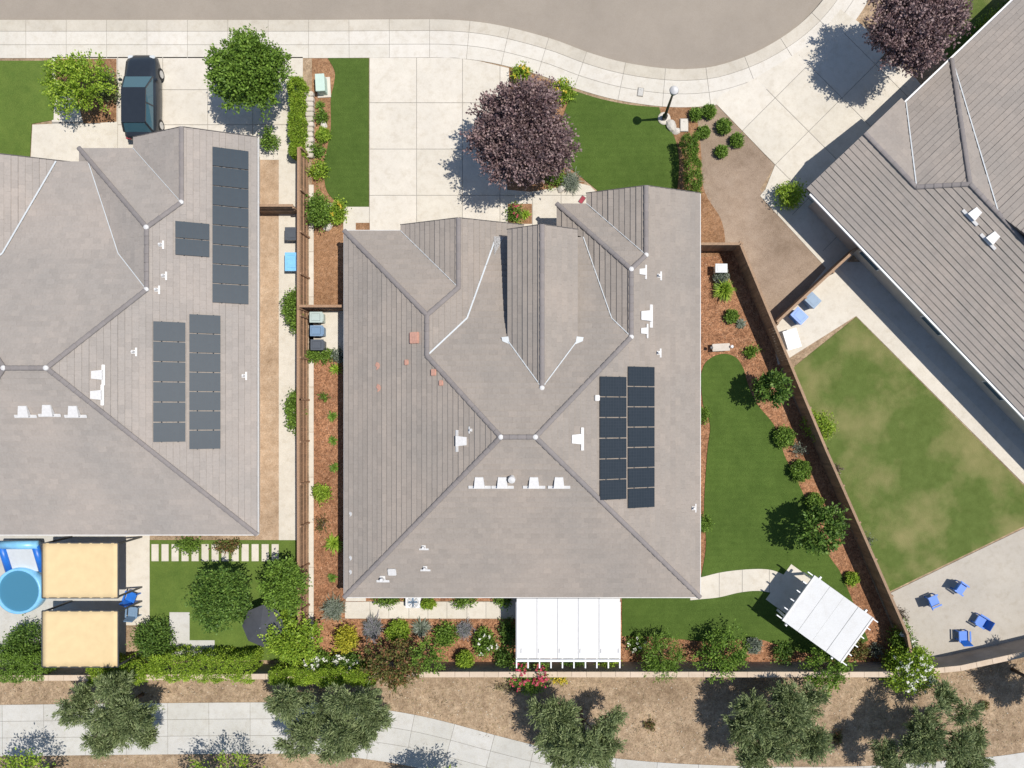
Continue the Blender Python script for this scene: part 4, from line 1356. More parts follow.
def tree(name, px, py, hc, rx, ry, rz, leafmat, label, seed, nclump=420, per=26, cl=0.30, ll=0.13, lw=0.08, group=None, trunk=0.12, rough=0.3, up=0.3, limbs=6, jit=0.65, cat='tree', inner=0.35, low=-0.35, lobes=None):
    """hc height of the crown's middle, seen in the photo at px,py"""
    rng = np.random.default_rng(seed)
    v = P(px, py, hc)
    t = thing(name, label, cat, (v.x, v.y, 0), 0, group)
    bm = bmesh.new(); limb_tree(bm, hc + rz * 0.45, trunk, random.Random(seed), limbs, min(rx, ry) * 0.6, 0.42)
    obj('trunk', bm, M['bark'], t, smooth=True)
    if not lobes and nclump > 300:      # billows over the crown
        lobes = []
        kk = 30
        for i in range(kk):
            d_ = unit(rng.normal(0, 1, 3)); d_[2] = abs(d_[2]) if rng.random() < .75 else d_[2]
            q = rng.uniform(.58, .80)
            lobes.append((d_[0] * rx * q, d_[1] * ry * q, d_[2] * rz * q, min(rx, ry) * rng.uniform(.24, .40)))
        lobes.append((0, 0, 0, min(rx, ry) * .72))
        if 'purple' in name:
            lobes += [(.25 * rx * math.cos(a), .30 * ry * math.sin(a), 0.1, min(rx, ry) * .62) for a in (0.7, 2.3, 3.9, 5.5)]
    if lobes:
        cs, ds = [], []
        for (lx, ly, lz, lr) in lobes:
            c, d = crown_clumps(int(nclump * lr * lr / sum(q[3] ** 2 for q in lobes)) + 6, lr, lr, lr * 0.75, rng, 6, rough, low, inner)
            cs.append(c + np.array([lx, ly, lz])); ds.append(d)
        c = np.concatenate(cs); d = np.concatenate(ds)
    else:
        c, d = crown_clumps(nclump, rx, ry, rz, rng, 14, rough, low, inner)
    n = len(c)
    pts = np.repeat(c, per, 0); dd = np.repeat(d, per, 0)
    out = unit(dd + np.array([0, 0, up]) + rng.normal(0, .35, (n, 3)).repeat(per, 0))
    # leaves strung along a twig that leaves the clump centre
    s = rng.uniform(-0.6, 1.0, (n * per, 1))
    pts = pts + out * s * cl + rng.normal(0, cl * 0.28, (n * per, 3))
    pts[:, 2] += hc
    pts[:, 2] = np.maximum(pts[:, 2], 0.15)
    V, F = leaves(pts, out, ll, lw, rng, jit)
    npobj('crown', V, F, leafmat, t)
    return t

# purple-leaved trees
tree('purple_plum_tree', 524, 137, 3.7, 2.62, 3.0, 2.05, M['purple'], 'dark purple leaved tree with blue shadow on the driveway of the middle house', 21, nclump=1000, per=42, cl=0.40, ll=0.15, lw=0.10, trunk=0.14, rough=0.28, up=0.3, jit=0.3)
tree('purple_plum_tree', 912, 27, 3.7, 2.4, 2.35, 1.8, M['purple'], 'purple leaved tree at the top right corner casting shadow on the angled driveway', 22, nclump=760, per=40, cl=0.38, ll=0.15, lw=0.10, trunk=0.14, rough=0.25)
# green front tree of the west neighbour
tree('green_street_tree', 251, 76, 3.2, 2.0, 2.1, 1.7, M['green'], 'round bright green tree beside the left neighbour driveway', 23, nclump=700, per=30, cl=0.34, ll=0.15, lw=0.10, trunk=0.12)
# citrus trees
tree('citrus_tree', 771, 386, 2.1, 0.88, 0.88, 0.85, M['citrus'], 'small glossy citrus tree by the right fence beside the top of the lawn', 24, nclump=170, per=16, cl=0.24, ll=0.19, lw=0.11, trunk=0.06, rough=0.35, limbs=5, up=0.3, jit=0.7)
tree('citrus_tree', 821, 526, 2.3, 1.12, 1.15, 0.95, M['citrus'], 'larger glossy citrus tree by the right fence above the gazebo', 25, nclump=210, per=16, cl=0.26, ll=0.20, lw=0.115, trunk=0.07, rough=0.35, limbs=5, up=0.3, jit=0.7)
# olive trees along the trail
def olive(px, py, lobes, label, seed, hc=3.0, n=520):
    lob = [((x - px) / PPM / 1.07, -(y - py) / PPM / 1.07, z, (r * 0.95 - 4) / PPM / 1.07) for x, y, r, z in lobes]
    rl = random.Random(seed * 3)
    sub = []
    for lx, ly, lz, lr in lob:
        for k in range(6):
            a = rl.uniform(0, 6.283); q = rl.uniform(0.35, 0.85) * lr
            sub.append((lx + q * math.cos(a), ly + q * math.sin(a), lz + rl.uniform(-.45, .45), lr * rl.uniform(.30, .46)))
    lob = sub
    r = 1.6
    tree('olive_tree', px, py, hc, r, r, r, M['olive'], label, seed, nclump=n, per=46, cl=0.30, ll=0.20, lw=0.05, group='grey green olive trees along the trail', trunk=0.12, rough=0.4, up=0.15, jit=0.3, lobes=lob, inner=0.35, low=-0.7)
olive(112, 715, [(78, 700, 22, 0.1), (112, 700, 30, 0.5), (142, 712, 20, 0.2), (128, 727, 24, 0.2), (100, 742, 19, -.2), (146, 740, 12, -.3)], 'lopsided olive tree over the trail below the beige sails', 31, n=560)
olive(332, 720, [(300, 715, 34, .2), (335, 712, 38, .5), (362, 716, 32, .1), (335, 745, 26, -.1), (300, 740, 24, -.1), (376, 730, 22, -.2)], 'wide olive tree over the trail below the lime hedge', 32, n=760)
olive(582, 730, [(578, 725, 38, .5), (555, 715, 24, .0), (610, 735, 28, .1), (590, 752, 30, .1), (560, 745, 28, 0)], 'round olive tree with dark shadow below the white patio cover', 33, n=760)
olive(778, 725, [(770, 712, 36, .4), (805, 705, 26, .1), (800, 735, 30, .2), (765, 740, 34, .2), (742, 722, 22, -.1), (745, 752, 24, -.1)], 'broad olive tree on the dry bank below the gazebo', 34, n=820)
olive(940, 735, [(950, 705, 24, .2), (935, 732, 32, .3), (970, 745, 26, .0), (915, 750, 30, .1), (895, 762, 26, 0), (960, 765, 28, .1)], 'loose open olive tree below the white flowering bush', 35, n=560)
olive(1045, 688, [(1045, 680, 28, .3), (1055, 705, 26, 0)], 'olive tree cut off by the right edge below the wall', 36, n=300)

# ---- shrubs: kinds
def shrub(px, py, rpx, kind, label, cat=None, name=None, h=None, flower=None, nfl=0, group=None, ry=None, mat=None, dens=1.0):
    rng = np.random.default_rng(abs(int(px * 31 + py * 17)))
    r = rpx / PPM / 1.04
    ryy = (ry / PPM / 1.04) if ry else r
    hgt = h if h else {'bush': r * 1.5, 'shrub': r * 1.4, 'spiky': r * 0.9, 'lavender': r * 1.1, 'twiggy': r * 1.3}[kind]
    v = P(px, py, hgt * 0.6)
    mats = {'bush': M['green'], 'shrub': M['green'], 'spiky': M['lime'], 'lavender': M['laven'], 'twiggy': M['twig']}
    mt = mat or mats[kind]
    nm = name or {'bush': 'clipped_bush', 'shrub': 'leafy_shrub', 'spiky': 'spiky_plant', 'lavender': 'lavender_bush', 'twiggy': 'twiggy_plant'}[kind]
    t = thing(nm, label, cat or {'bush': 'bush', 'spiky': 'plant', 'twiggy': 'plant'}.get(kind, 'shrub'), (v.x, v.y, 0), 0, group)
    bm = bmesh.new()
    for i in range(4 if kind != 'spiky' else 1):
        a = rng.uniform(0, 6.28); k = 0.0 if kind == 'spiky' else 0.45
        cyl(bm, (0.02 * math.cos(a), 0.02 * math.sin(a), -0.02), (math.cos(a) * r * k, math.sin(a) * ryy * k, hgt * (0.55 if kind != 'spiky' else .12)), max(0.012, r * 0.035), max(.006, r * 0.012), 5)
    obj('stem', bm, M['bark'], t)
    if kind in ('bush', 'shrub'):
        tight = kind == 'bush'
        n = int((32 + 180 * r * ryy) * dens) if not tight else int((50 + 330 * r * ryy) * dens)
        c, d = crown_clumps(n, r * (0.94 if tight else 0.85), ryy * (0.94 if tight else 0.85), hgt * 0.5, rng, 12, 0.06 if tight else 0.38, -0.8, 0.8 if tight else 0.3)
        per = 12
        cl = 0.07 if tight else 0.16 + 0.04 * r
        pts = np.repeat(c, per, 0) + rng.normal(0, cl * 0.6, (n and len(c) * per, 3))
        out = np.repeat(unit(d + np.array([0, 0, 0.5])), per, 0)
        pts += out * rng.uniform(-.4, 1, (len(pts), 1)) * cl
        pts[:, 2] = np.maximum(pts[:, 2] + hgt * 0.52, 0.04)
        ll = (0.085 if tight else 0.12)
        V, F = leaves(pts, out, ll, ll * 0.65, rng, 1.1 if tight else 0.85)
        if tight:     # dense twiggy core behind the clipped skin
            k = 5 * n
            dd = unit(rng.normal(0, 1, (k, 3)))
            cp = dd * np.array([r, ryy, hgt * .5]) * rng.uniform(.55, .9, (k, 1)); cp[:, 2] = np.maximum(cp[:, 2] + hgt * .52, .04)
            V2, F2 = leaves(cp, np.cross(dd, unit(rng.normal(0, 1, (k, 3)))), .13, .11, rng, .3)
            F = np.concatenate([F, F2 + len(V)]); V = np.concatenate([V, V2])
        npobj('foliage', V, F, mt, t)
        top = c + np.array([0, 0, hgt * 0.52])
    elif kind in ('spiky', 'lavender'):
        n = int((70 if kind == 'spiky' else 260 + 220 * r) * dens)
        az = rng.uniform(0, 2 * np.pi, n); el = rng.uniform(0.15, 1.35, n) ** 1.0
        L = rng.uniform(0.75, 1.08, n)
        dirs = np.stack([np.cos(az) * np.cos(el), np.sin(az) * np.cos(el), np.sin(el)], 1)
        Vs, Fs = [], []
        wv = (0.035 + 0.02 * r) if kind == 'spiky' else 0.028
        base = np.zeros((n, 3)); base[:, :2] = rng.normal(0, r * (0.04 if kind == 'spiky' else 0.28), (n, 2)); base[:, 2] = 0.03
        reach = np.stack([L * r, L * ryy, L * hgt * 1.15], 1)
        if kind == 'lavender': reach *= np.array([0.78, 0.78, 1.0])
        mid = base + dirs * reach * 0.6 + np.array([0, 0, 0.12]) * hgt
        tip = base + dirs * reach * np.array([1.05, 1.05, 0.75])
        sd = unit(np.cross(dirs, np.array([0, 0, 1.0])) + rng.normal(0, .2, (n, 3)))
        vv = np.stack([base - sd * wv * .4, base + sd * wv * .4, mid + sd * wv * .6, mid - sd * wv * .6, tip + sd * .004, tip - sd * .004], 1).reshape(-1, 3)
        k = np.arange(n)[:, None] * 6
        F = np.concatenate([k + np.array([0, 1, 2, 3]), k + np.array([3, 2, 4, 5])])
        npobj('foliage', vv, F, mt, t)
        top = tip
    else:   # twiggy: thin branching twigs with scattered leaves
        n = int(34 * dens)
        az = rng.uniform(0, 2 * np.pi, n); el = rng.uniform(0.3, 1.3, n)
        dirs = np.stack([np.cos(az) * np.cos(el) * r, np.sin(az) * np.cos(el) * ryy, np.sin(el) * hgt], 1) * rng.uniform(.6, 1.1, (n, 1))
        sd = unit(np.cross(dirs, rng.normal(0, 1, (n, 3)))) * 0.014
        base = rng.normal(0, r * .08, (n, 3)); base[:, 2] = 0.02
        tip = base + dirs
        vv = np.stack([base - sd, base + sd, tip + sd * .3, tip - sd * .3], 1).reshape(-1, 3)
        npobj('twigs', vv, np.arange(4 * n).reshape(n, 4), M['twig'], t)
        s = rng.uniform(.35, 1.0, (n * 9, 1))
        pts = np.repeat(base, 9, 0) + np.repeat(dirs, 9, 0) * s + rng.normal(0, .03, (n * 9, 3))
        V, F = leaves(pts, np.repeat(unit(dirs), 9, 0), 0.09, 0.05, rng, 0.8)
        npobj('foliage', V, F, mat or M['greyg'], t)
        top = tip
    if flower is not None:
        sc_ = top[:, 2] / hgt + 0.45 * np.hypot(top[:, 0] / r, top[:, 1] / ryy) + rng.normal(0, .18, len(top))
        c = top[np.argsort(-sc_)][:nfl]
        per = 7
        pts = np.repeat(c, per, 0)
        az = np.tile(np.arange(per) * 2 * np.pi / per, len(c))
        out = np.stack([np.cos(az), np.sin(az), np.full(len(az), .35)], 1)
        pts = pts + np.repeat(unit(c + 1e-6) * np.array([1, 1, 1.0]), per, 0) * 0.10 + np.array([0, 0, 0.14]) + rng.normal(0, 0.02, (len(pts), 3))
        V, F = leaves(pts, out, 0.11, 0.10, rng, 0.25)
        tag(npobj('flowers', V, F, flower, t), kind='stuff')
    return t

S = shrub
# left mulch strip, street to fence
S(320, 104.5, 6.5, 'spiky', 'spiky green rosette just below the mint utility box', mat=M['green'])
S(322, 117, 4, 'shrub', 'little green tuft between the spiky rosette and white boulder')
S(323, 134.5, 7, 'bush', 'round clipped green bush next to the white boulder in left strip', mat=M['lime'])
S(317.5, 150, 5, 'shrub', 'small loose green tuft below the round clipped bush in left strip')
S(318, 171, 7.5, 'shrub', 'small bushy green plant beside the middle of the left lawn strip', mat=M['lime'])
S(318, 209, 13, 'shrub', 'tall dark green shrub against the long fence above the bins', h=1.7, ry=18, dens=1.6)
S(337, 211, 9, 'shrub', 'yellow green shrub beside the step pad and pale boulder', mat=M['lime'], ry=15, flower=M['fly'], nfl=8)
# bin bed and west side
for x, lab in ((313, 'left tuft of the three green tufts below the bins'), (327, 'middle tuft of the three green tufts below the bins'), (338, 'right tuft of the three green tufts below the bins')):
    S(x, 355.5, 5, 'shrub', lab, group='green tufts below the bins', mat=M['greyg'] if x > 330 else M['green'])
S(335, 369, 8, 'spiky', 'bright green spiky plant just below the bin pad', mat=M['lime'])
S(323, 397, 7, 'twiggy', 'thin straggly plant in the west bed above three small rosettes', mat=M['green'])
G1 = 'small green plants in the west mulch bed'
S(332, 416, 6.5, 'spiky', 'small rosette in west bed below the straggly plant', group=G1, mat=M['green'], dens=1.3)
S(332.5, 440.5, 6, 'spiky', 'smallest green rosette halfway down the west bed', group=G1, mat=M['green'], dens=1.3)
S(334, 467.5, 6.5, 'spiky', 'green rosette above the bright bushy plant in west bed', group=G1, mat=M['green'], dens=1.3)
S(321.5, 493, 9, 'shrub', 'bright bushy plant beside fence above the reddish straggly one', mat=M['lime'])
S(320.5, 524, 11, 'twiggy', 'reddish straggly plant against the fence in the west bed', mat=M['redg'])
S(333, 544, 12, 'spiky', 'large bright green strappy clump at the house side in west bed', mat=M['lime'], dens=1.8)
S(332, 578, 6, 'spiky', 'small tuft between the strappy clump and the grey lavender', mat=M['green'], dens=1.2)
S(333, 610, 12, 'lavender', 'wide grey green lavender at the west end of the south walkway', mat=M['greyg'], dens=1.5)
# south bed
S(372, 629, 11, 'lavender', 'tall grey lavender with purple tips below the walkway', ry=15, dens=1.6)
S(398, 632, 12, 'bush', 'round bright green bush in the middle of the south bed', mat=M['lime'], dens=.8)
S(421, 629, 12, 'spiky', 'pale striped strappy plant right of the round bright bush', mat=M['greyg'], dens=2.4)
S(446, 636, 10.5, 'shrub', 'leafy green shrub between striped plant and small grey lavender', mat=M['green'], dens=1.6)
S(464, 630, 9, 'lavender', 'small grey lavender above the round bush at the back wall', mat=M['laven'], dens=1.3)
S(485, 643, 12, 'shrub', 'green shrub with a few white blooms left of the patio cover', flower=M['flw'], nfl=9, dens=1.5)
S(465, 660, 8.5, 'bush', 'small round lime bush against the back wall left of patio cover', h=1.3, mat=M['lime'])
S(346, 641, 12, 'shrub', 'yellow green shrub beside the lavender at the west back corner', h=1.4, mat=M['yellow'], dens=1.3, ry=14)
S(318, 663, 12, 'shrub', 'white flowering bush at the fence and back wall corner', flower=M['flw'], nfl=40, h=1.5, dens=1.5, ry=13)
S(350, 664, 17, 'shrub', 'low white flowering bush along the wall below yellow green shrub', flower=M['flw'], nfl=26, h=1.4, ry=10, dens=1.5, mat=M['citrus'])
tree('crape_myrtle_tree', 394, 667, 2.1, 1.55, 1.15, 0.8, M['redg'], 'bronze and green leaved small tree leaning over the back wall', 61, nclump=240, per=20, cl=0.25, ll=0.13, lw=0.08, trunk=0.06, rough=0.35)
tree('crape_myrtle_tree', 428, 656, 1.9, 0.85, 0.85, 0.7, M['green'], 'slim green small tree right of the bronze leaved one', 62, nclump=90, per=18, cl=0.22, ll=0.13, lw=0.07, trunk=0.05)
S(350, 600.5, 5, 'shrub', 'low plant under the eave at the west end of walkway', mat=M['green']) if False else None
S(428, 603.5, 7.5, 'bush', 'clipped bush against the back eave beside the air conditioner', h=.9, mat=M['lime'], ry=5.5)
S(463, 602, 10, 'shrub', 'low green shrub under the back eave left of patio cover', h=.6, ry=4)
S(388, 600.5, 14, 'shrub', 'low strip of grass like plant under eave left of the air conditioner', h=.35, ry=2.6)
S(503, 601.5, 7, 'shrub', 'green shrub under the eave at patio cover corner', h=.7, ry=5)
S(508, 632, 8, 'shrub', 'green shrub pressed against the left side of patio cover', h=.8, ry=16, mat=M['citrus'])
S(505, 658, 9, 'shrub', 'dark green shrub at the lower left patio cover corner', h=.9, mat=M['citrus'])
S(519, 672, 11, 'shrub', 'red flowering shrub on the wall at the left patio corner', h=1.9, flower=M['flr'], nfl=38, ry=14)
S(541, 671, 10, 'shrub', 'pink red flowering shrub on the wall below the patio rafters', h=1.9, flower=M['flr'], nfl=60, ry=12)
S(531, 685, 12, 'shrub', 'green outer branches hanging over wall between the red blooms', h=1.6, ry=10, mat=M['green'])
S(560, 676, 7, 'shrub', 'yellow blooming low plant outside wall below patio cover', h=.8, flower=M['fly'], nfl=16, mat=M['yellow'])
S(608, 664, 10, 'shrub', 'lime shrub under the right end of patio rafters', h=1.0, mat=M['lime'], ry=7)
S(575, 664, 14, 'shrub', 'dark low shrub behind the patio rafters', h=.8, mat=M['citrus'], ry=5)
# south east bed
tree('wispy_shrub', 661, 657, 1.4, 1.15, 1.15, 0.9, M['green'], 'wispy fountain shaped green shrub against the back wall right of patio cover', 63, nclump=190, per=18, cl=0.32, ll=0.20, lw=0.045, trunk=0.05, rough=0.25, cat='shrub', low=-0.8)
S(637, 642, 8, 'shrub', 'small green shrub with pale blooms beside the wispy shrub', flower=M['flw'], nfl=7)
tree('flowering_shrub', 724, 655, 1.5, 1.4, 1.3, 1.0, M['green'], 'big loose shrub dotted with white blooms along the back wall', 64, nclump=230, per=18, cl=0.28, ll=0.14, lw=0.075, trunk=0.05, rough=0.3, cat='shrub', low=-0.8)
S(728, 652, 20, 'shrub', 'white blooms over the big loose shrub', h=2.6, flower=M['flw'], nfl=36, dens=0.3, ry=20)if False else None
S(754, 646, 8, 'bush', 'round grey green bush between the loose shrub and gazebo', mat=M['greyg'])
S(784, 653, 9, 'shrub', 'dark green shrub in the gazebo shade', mat=M['citrus'])
tree('leafy_tall_shrub', 828, 670, 1.6, 1.25, 1.2, 0.95, M['green'], 'tall leafy shrub against the back wall below the gazebo', 65, nclump=190, per=18, cl=0.26, ll=0.15, lw=0.085, trunk=0.05, cat='shrub', low=-0.8)
S(859, 650, 9, 'shrub', 'rust coloured low shrub right of the gazebo', mat=M['redg'], h=.5)
S(878, 651, 10, 'twiggy', 'grey twiggy bush in the corner right of the gazebo', mat=M['greyg'], dens=1.6)
S(913, 665, 28, 'shrub', 'large bright bush covered in white flowers at the corner of the walls', h=2.5, flower=M['flw'], nfl=90, mat=M['lime'], dens=3.0, ry=24)
S(903, 640, 12, 'shrub', 'upper green branches of bush above the white flowered corner bush', h=1.6, flower=M['flw'], nfl=14, ry=16)
S(900, 616, 12, 'twiggy', 'grey leafless bush outside the fence above the corner bush', mat=M['twig'], dens=1.8)
# east garden
S(785, 437, 10.5, 'bush', 'round clipped bush by the right fence between the citrus trees', mat=M['green'])
S(801, 470.5, 11, 'bush', 'round clipped bush further down the fence above the larger citrus', mat=M['green'])
S(800, 449, 10, 'twiggy', 'sparse grey twiggy plant between the two clipped bushes', mat=M['greyg'], dens=1.3)
S(852, 579, 6.5, 'bush', 'small round bush between the fence and the gazebo corner', mat=M['lime'])
S(815, 502, 9, 'bush', 'clipped bush tucked behind the larger citrus tree', mat=M['green'])
S(732, 316, 6.5, 'bush', 'small clipped ball bush on mulch above the stone bench', mat=M['green'])
S(741, 323.5, 6.5, 'spiky', 'grey green spiky plant near the fence above the bench', mat=M['greyg'], dens=1.8)
S(725, 289, 13, 'spiky', 'big bright green leafy clump below the white storage box', mat=M['lime'], dens=3.2, h=1.0)
S(721, 276, 8, 'bush', 'dull grey green round bush under the white storage box', mat=M['greyg'])
S(751, 352, 4.5, 'shrub', 'tiny green tuft between the bench and fence')
S(702.5, 415, 4.5, 'shrub', 'small shrub hugging the east house wall near the lawn top', ry=6.5)
S(704, 523, 5.5, 'shrub', 'small shrub hugging the east house wall near the path', ry=9)
S(821, 427, 14, 'shrub', 'yellow green bush outside the right fence on the patchy lawn', mat=M['lime'], h=1.2)
S(836, 470, 8, 'twiggy', 'bare bush outside the right fence beside the dry strip', mat=M['twig'])
S(866, 540, 12, 'twiggy', 'straggly bush outside the right fence near the larger citrus', mat=M['greyg'])
# front beds
S(521, 74, 10, 'shrub', 'yellow flowered shrub under the top edge of the purple tree', flower=M['fly'], nfl=9, mat=M['lime'], ry=7, h=.7)
S(564, 91, 11, 'shrub', 'yellow leaved shrub at the corner of the right lawn by the pavement', flower=M['fly'], nfl=6, mat=M['lime'], h=.7)
S(571, 181, 11, 'lavender', 'pale grey green tufted plant beside the curved entry walk', mat=M['greyg'], dens=1.4)
S(556, 175, 10, 'shrub', 'green plant under the lower right edge of the purple tree', mat=M['green'], h=.6)
S(514, 214, 7, 'shrub', 'green plant with red blooms in the small bed by the garage', flower=M['flr'], nfl=6, h=.6)
S(525, 214, 7, 'spiky', 'spiky green plant in the small bed by the garage', mat=M['lime'])
S(586, 203, 4, 'shrub', 'tiny plant under the right gable eave by the red mat', h=.3) if False else None
# soil bed on the right
G2 = 'clipped bushes in the bare soil right of the lamp'
for x, y, r, lab in ((696, 114, 6, 'clipped ball bush at the pavement corner of bare soil'), (709, 111.5, 7, 'clipped bush nearest the angled driveway among the pavement row'),
                     (703.5, 132, 6, 'clipped bush just right of the pale utility lid'), (724.5, 126, 7.5, 'largest clipped bush in bare soil by the angled driveway edge'),
                     (737, 140, 6.5, 'clipped bush furthest right in bare soil'), (722, 151, 6, 'clipped bush nearest the hedge bottom in bare soil')):
    S(x, y, r, 'bush', lab, group=G2, mat=M['green'])

def hedge(x0, y0, x1, y1, wpx, h, mat, label, n=1200):
    rng = np.random.default_rng(int(x0 + y1))
    a = np.array(P(x0, y0, h)); b = np.array(P(x1, y1, h))
    t = thing('hedge', label, 'hedge', ((a[0] + b[0]) / 2, (a[1] + b[1]) / 2, 0))
    L = np.linalg.norm((b - a)[:2]); d = (b - a)[:2] / L; nn = np.array([-d[1], d[0]])
    w = wpx / PPM / 1.04
    m = n
    f = rng.integers(0, 5, m)
    s = rng.uniform(-.5, .5, m) * L; q = rng.uniform(-.5, .5, m) * w; z = rng.uniform(0.03, 1, m) * h
    z = np.where(f < 2, h + rng.normal(0, .02, m), z)
    q = np.where(f == 2, w / 2, np.where(f == 3, -w / 2, q))
    s = np.where(f == 4, np.sign(s) * L / 2, s)
    wob = 0.06 * np.sin(s * 3.1) + 0.05 * np.sin(s * 7.3 + 1)
    q = q + wob * np.sign(q)
    per = 9
    pts = np.stack([d[0] * s + nn[0] * q, d[1] * s + nn[1] * q, z], 1)
    out = unit(np.stack([nn[0] * q, nn[1] * q, z * 0 + .5], 1))
    pts = np.repeat(pts, per, 0) + rng.normal(0, .05, (m * per, 3)); out = np.repeat(out, per, 0)
    pts[:, 2] = np.maximum(pts[:, 2], 0.02)
    V, F = leaves(pts, out, 0.09, 0.055, rng, .7)
    npobj('foliage', V, F, mat, t)
    bm = bmesh.new()
    k = max(2, int(L / .5))
    for i in range(k):
        c = (-.5 + (i + .5) / k) * L
        cyl(bm, (d[0] * c, d[1] * c, -.02), (d[0] * c, d[1] * c, h * .8), .02, .012, 5)
    obj('stem', bm, M['bark'], t)
    return t
hedge(691, 134, 697, 192, 10, 1.7, M['green'], 'narrow clipped hedge with black shadow right of the front lawn', 900)
hedge(295.5, 78, 295.5, 154, 11, 1.2, M['lime'], 'lime green hedge along the white stone blocks', 2200)
hedge(270, 677, 372, 678, 13, 1.95, M['lime'], 'lime vine hedge growing over the back wall under the white flowers', 3600)
hedge(150, 668, 250, 670, 22, 1.9, M['lime'], 'yellow green vine over the wall behind the left neighbour lawn', 2600)
hedge(88, 674, 145, 674, 18, 1.9, M['lime'], 'yellow green vine over the wall below the beige sails', 1600)
hedge(-40, 668, 42, 668, 24, 1.9, M['green'], 'green vine over the wall at the left edge', 2200)

# west neighbour plants
tree('green_street_tree', 80, 82, 1.8, 1.35, 1.5, 1.0, M['lime'], 'bright lime bushy tree beside the parked dark car', 71, nclump=260, per=24, cl=0.3, ll=0.14, lw=0.09, trunk=0.07)
tree('garden_tree', 221, 598, 2.4, 1.6, 1.7, 1.3, M['citrus'], 'dark green round tree on the left neighbour back lawn', 72, nclump=330, per=26, cl=0.3, ll=0.14, lw=0.09, trunk=0.1)
tree('garden_tree', 286, 585, 2.0, 1.2, 1.6, 1.2, M['green'], 'bright green tree beside the long fence in the left back garden', 73, nclump=260, per=26, cl=0.3, ll=0.14, lw=0.09, trunk=0.08)
tree('garden_tree', 292, 640, 1.8, 1.5, 1.4, 1.1, M['lime'], 'lime tree in the corner of the left back garden beside the umbrella', 74, nclump=260, per=26, cl=0.3, ll=0.14, lw=0.09, trunk=0.08)
S(152, 640, 19, 'shrub', 'olive green bush right of the beige sails', h=1.6, mat=M['citrus'], dens=1.6)
S(20, 645, 22, 'shrub', 'dark green bush below the round pool', h=1.6, mat=M['citrus'], dens=1.5)
S(268, 140, 8, 'shrub', 'small green shrub below the round street tree', h=1.2, ry=10)
S(292, 308, 8, 'shrub', 'long green shrub on the side path beside the gate fence', h=1.2, ry=24, dens=1.5)
S(293, 410, 7, 'shrub', 'long green shrub on the side path further down the fence', h=1.2, ry=22, dens=1.5)
S(191, 545, 14, 'shrub', 'low bush under the left neighbour back eave', h=.6, ry=6)
S(228, 546, 12, 'shrub', 'reddish low bush under the left neighbour back eave', h=.6, ry=5, mat=M['redg'])
S(105, 85, 10, 'shrub', 'grey green shrub between lime tree and the car', h=.9, ry=18, mat=M['olive'])
# east neighbour plants
S(790, 194, 13, 'shrub', 'bright green bush at the corner of the angled house', h=1.3, mat=M['lime'], dens=1.5)
S(995, 30, 18, 'shrub', 'dark green bush at the top right beside the angled house', h=1.6, mat=M['green'], dens=1.4)
S(1015, 12, 14, 'shrub', 'dark bush in the top right picture corner', h=1.4, mat=M['citrus'], dens=1.4)
S(976, 48, 9, 'shrub', 'small lime bush beside the top right dry grass', h=.9, mat=M['lime'])
# along the trail, bottom edge
for x, y, r, sd, lab in ((18, 791, 2.0, 81, 'lime green tree at the bottom left corner below the trail'), (223, 793, 1.9, 82, 'lime green tree at the bottom edge between two olives, shadow on the trail'),
                     (434, 797, 1.6, 83, 'tree at the bottom edge right of the wide olive, mostly outside')):
    tree('verge_tree', x, y, 3.0, r, r * .9, 1.3, M['lime'], lab, sd, nclump=230, per=22, cl=0.42, ll=0.17, lw=0.08, trunk=0.08, rough=0.3, up=0.2)
S(510, 688, 24, 'twiggy', 'dry weedy patch outside the wall below red flowers', h=.3, mat=M['dry'], ry=8, dens=2.0)
S(650, 725, 9, 'twiggy', 'small dead bush on the dry bank right of the round olive', h=.35, mat=M['redg'], dens=1.4)
S(838, 738, 8, 'twiggy', 'small reddish dead bush right of the broad olive', h=.35, mat=M['redg'], dens=1.6, ry=14)
S(985, 705, 6, 'twiggy', 'small dark dead bush on the dry bank near the right edge', h=.35, mat=M['redg'], dens=1.4)

# ------------------------------------------------------------------ loose litter on the beds and bank
def litter(name, polys, dens, length, width, mat, seed, flat=True, z=0.02, lab=None):
    rng = np.random.default_rng(seed)
    P_ = []
    for poly in polys:
        a = np.array(poly)
        lo, hi = a.min(0), a.max(0)
        n = int((hi - lo).prod() * dens)
        q = rng.uniform(lo, hi, (n, 2))
        inside = np.zeros(n, bool)
        j = len(a) - 1
        for i in range(len(a)):
            xi, yi = a[i]; xj, yj = a[j]
            c = ((yi > q[:, 1]) != (yj > q[:, 1])) & (q[:, 0] < (xj - xi) * (q[:, 1] - yi) / (yj - yi + 1e-12) + xi)
            inside ^= c; j = i
        P_.append(q[inside])
    q = np.concatenate(P_)
    n = len(q)
    pts = np.concatenate([q, np.full((n, 1), z)], 1)
    az = rng.uniform(0, 6.28, n)
    d = np.stack([np.cos(az), np.sin(az), np.full(n, 0.05 if flat else 0.9)], 1)
    V, F = leaves(pts, d, length, width, rng, 0.12 if flat else 0.5)
    V[:, 2] = np.maximum(V[:, 2], 0.012)
    return tag(npobj(name, V, F, mat), kind='stuff')
chipmat = leaf_mat('bark_chip', (0.12, 0.05, 0.03), (0.28, 0.13, 0.07), (0.52, 0.33, 0.22), 0.0)
litter('bark_chips', [W([(314, 358), (362, 358), (362, 619), (515, 619), (515, 660), (314, 660)]), W([(700, 253), (732, 253), (800, 420), (770, 420), (745, 360), (720, 352), (703, 370)]),
                      W([(740, 360), (770, 420), (880, 640), (860, 655), (850, 590)]), W([(622, 640), (780, 646), (870, 650), (880, 660), (622, 660)])], 26, 0.10, 0.045, chipmat, 5)
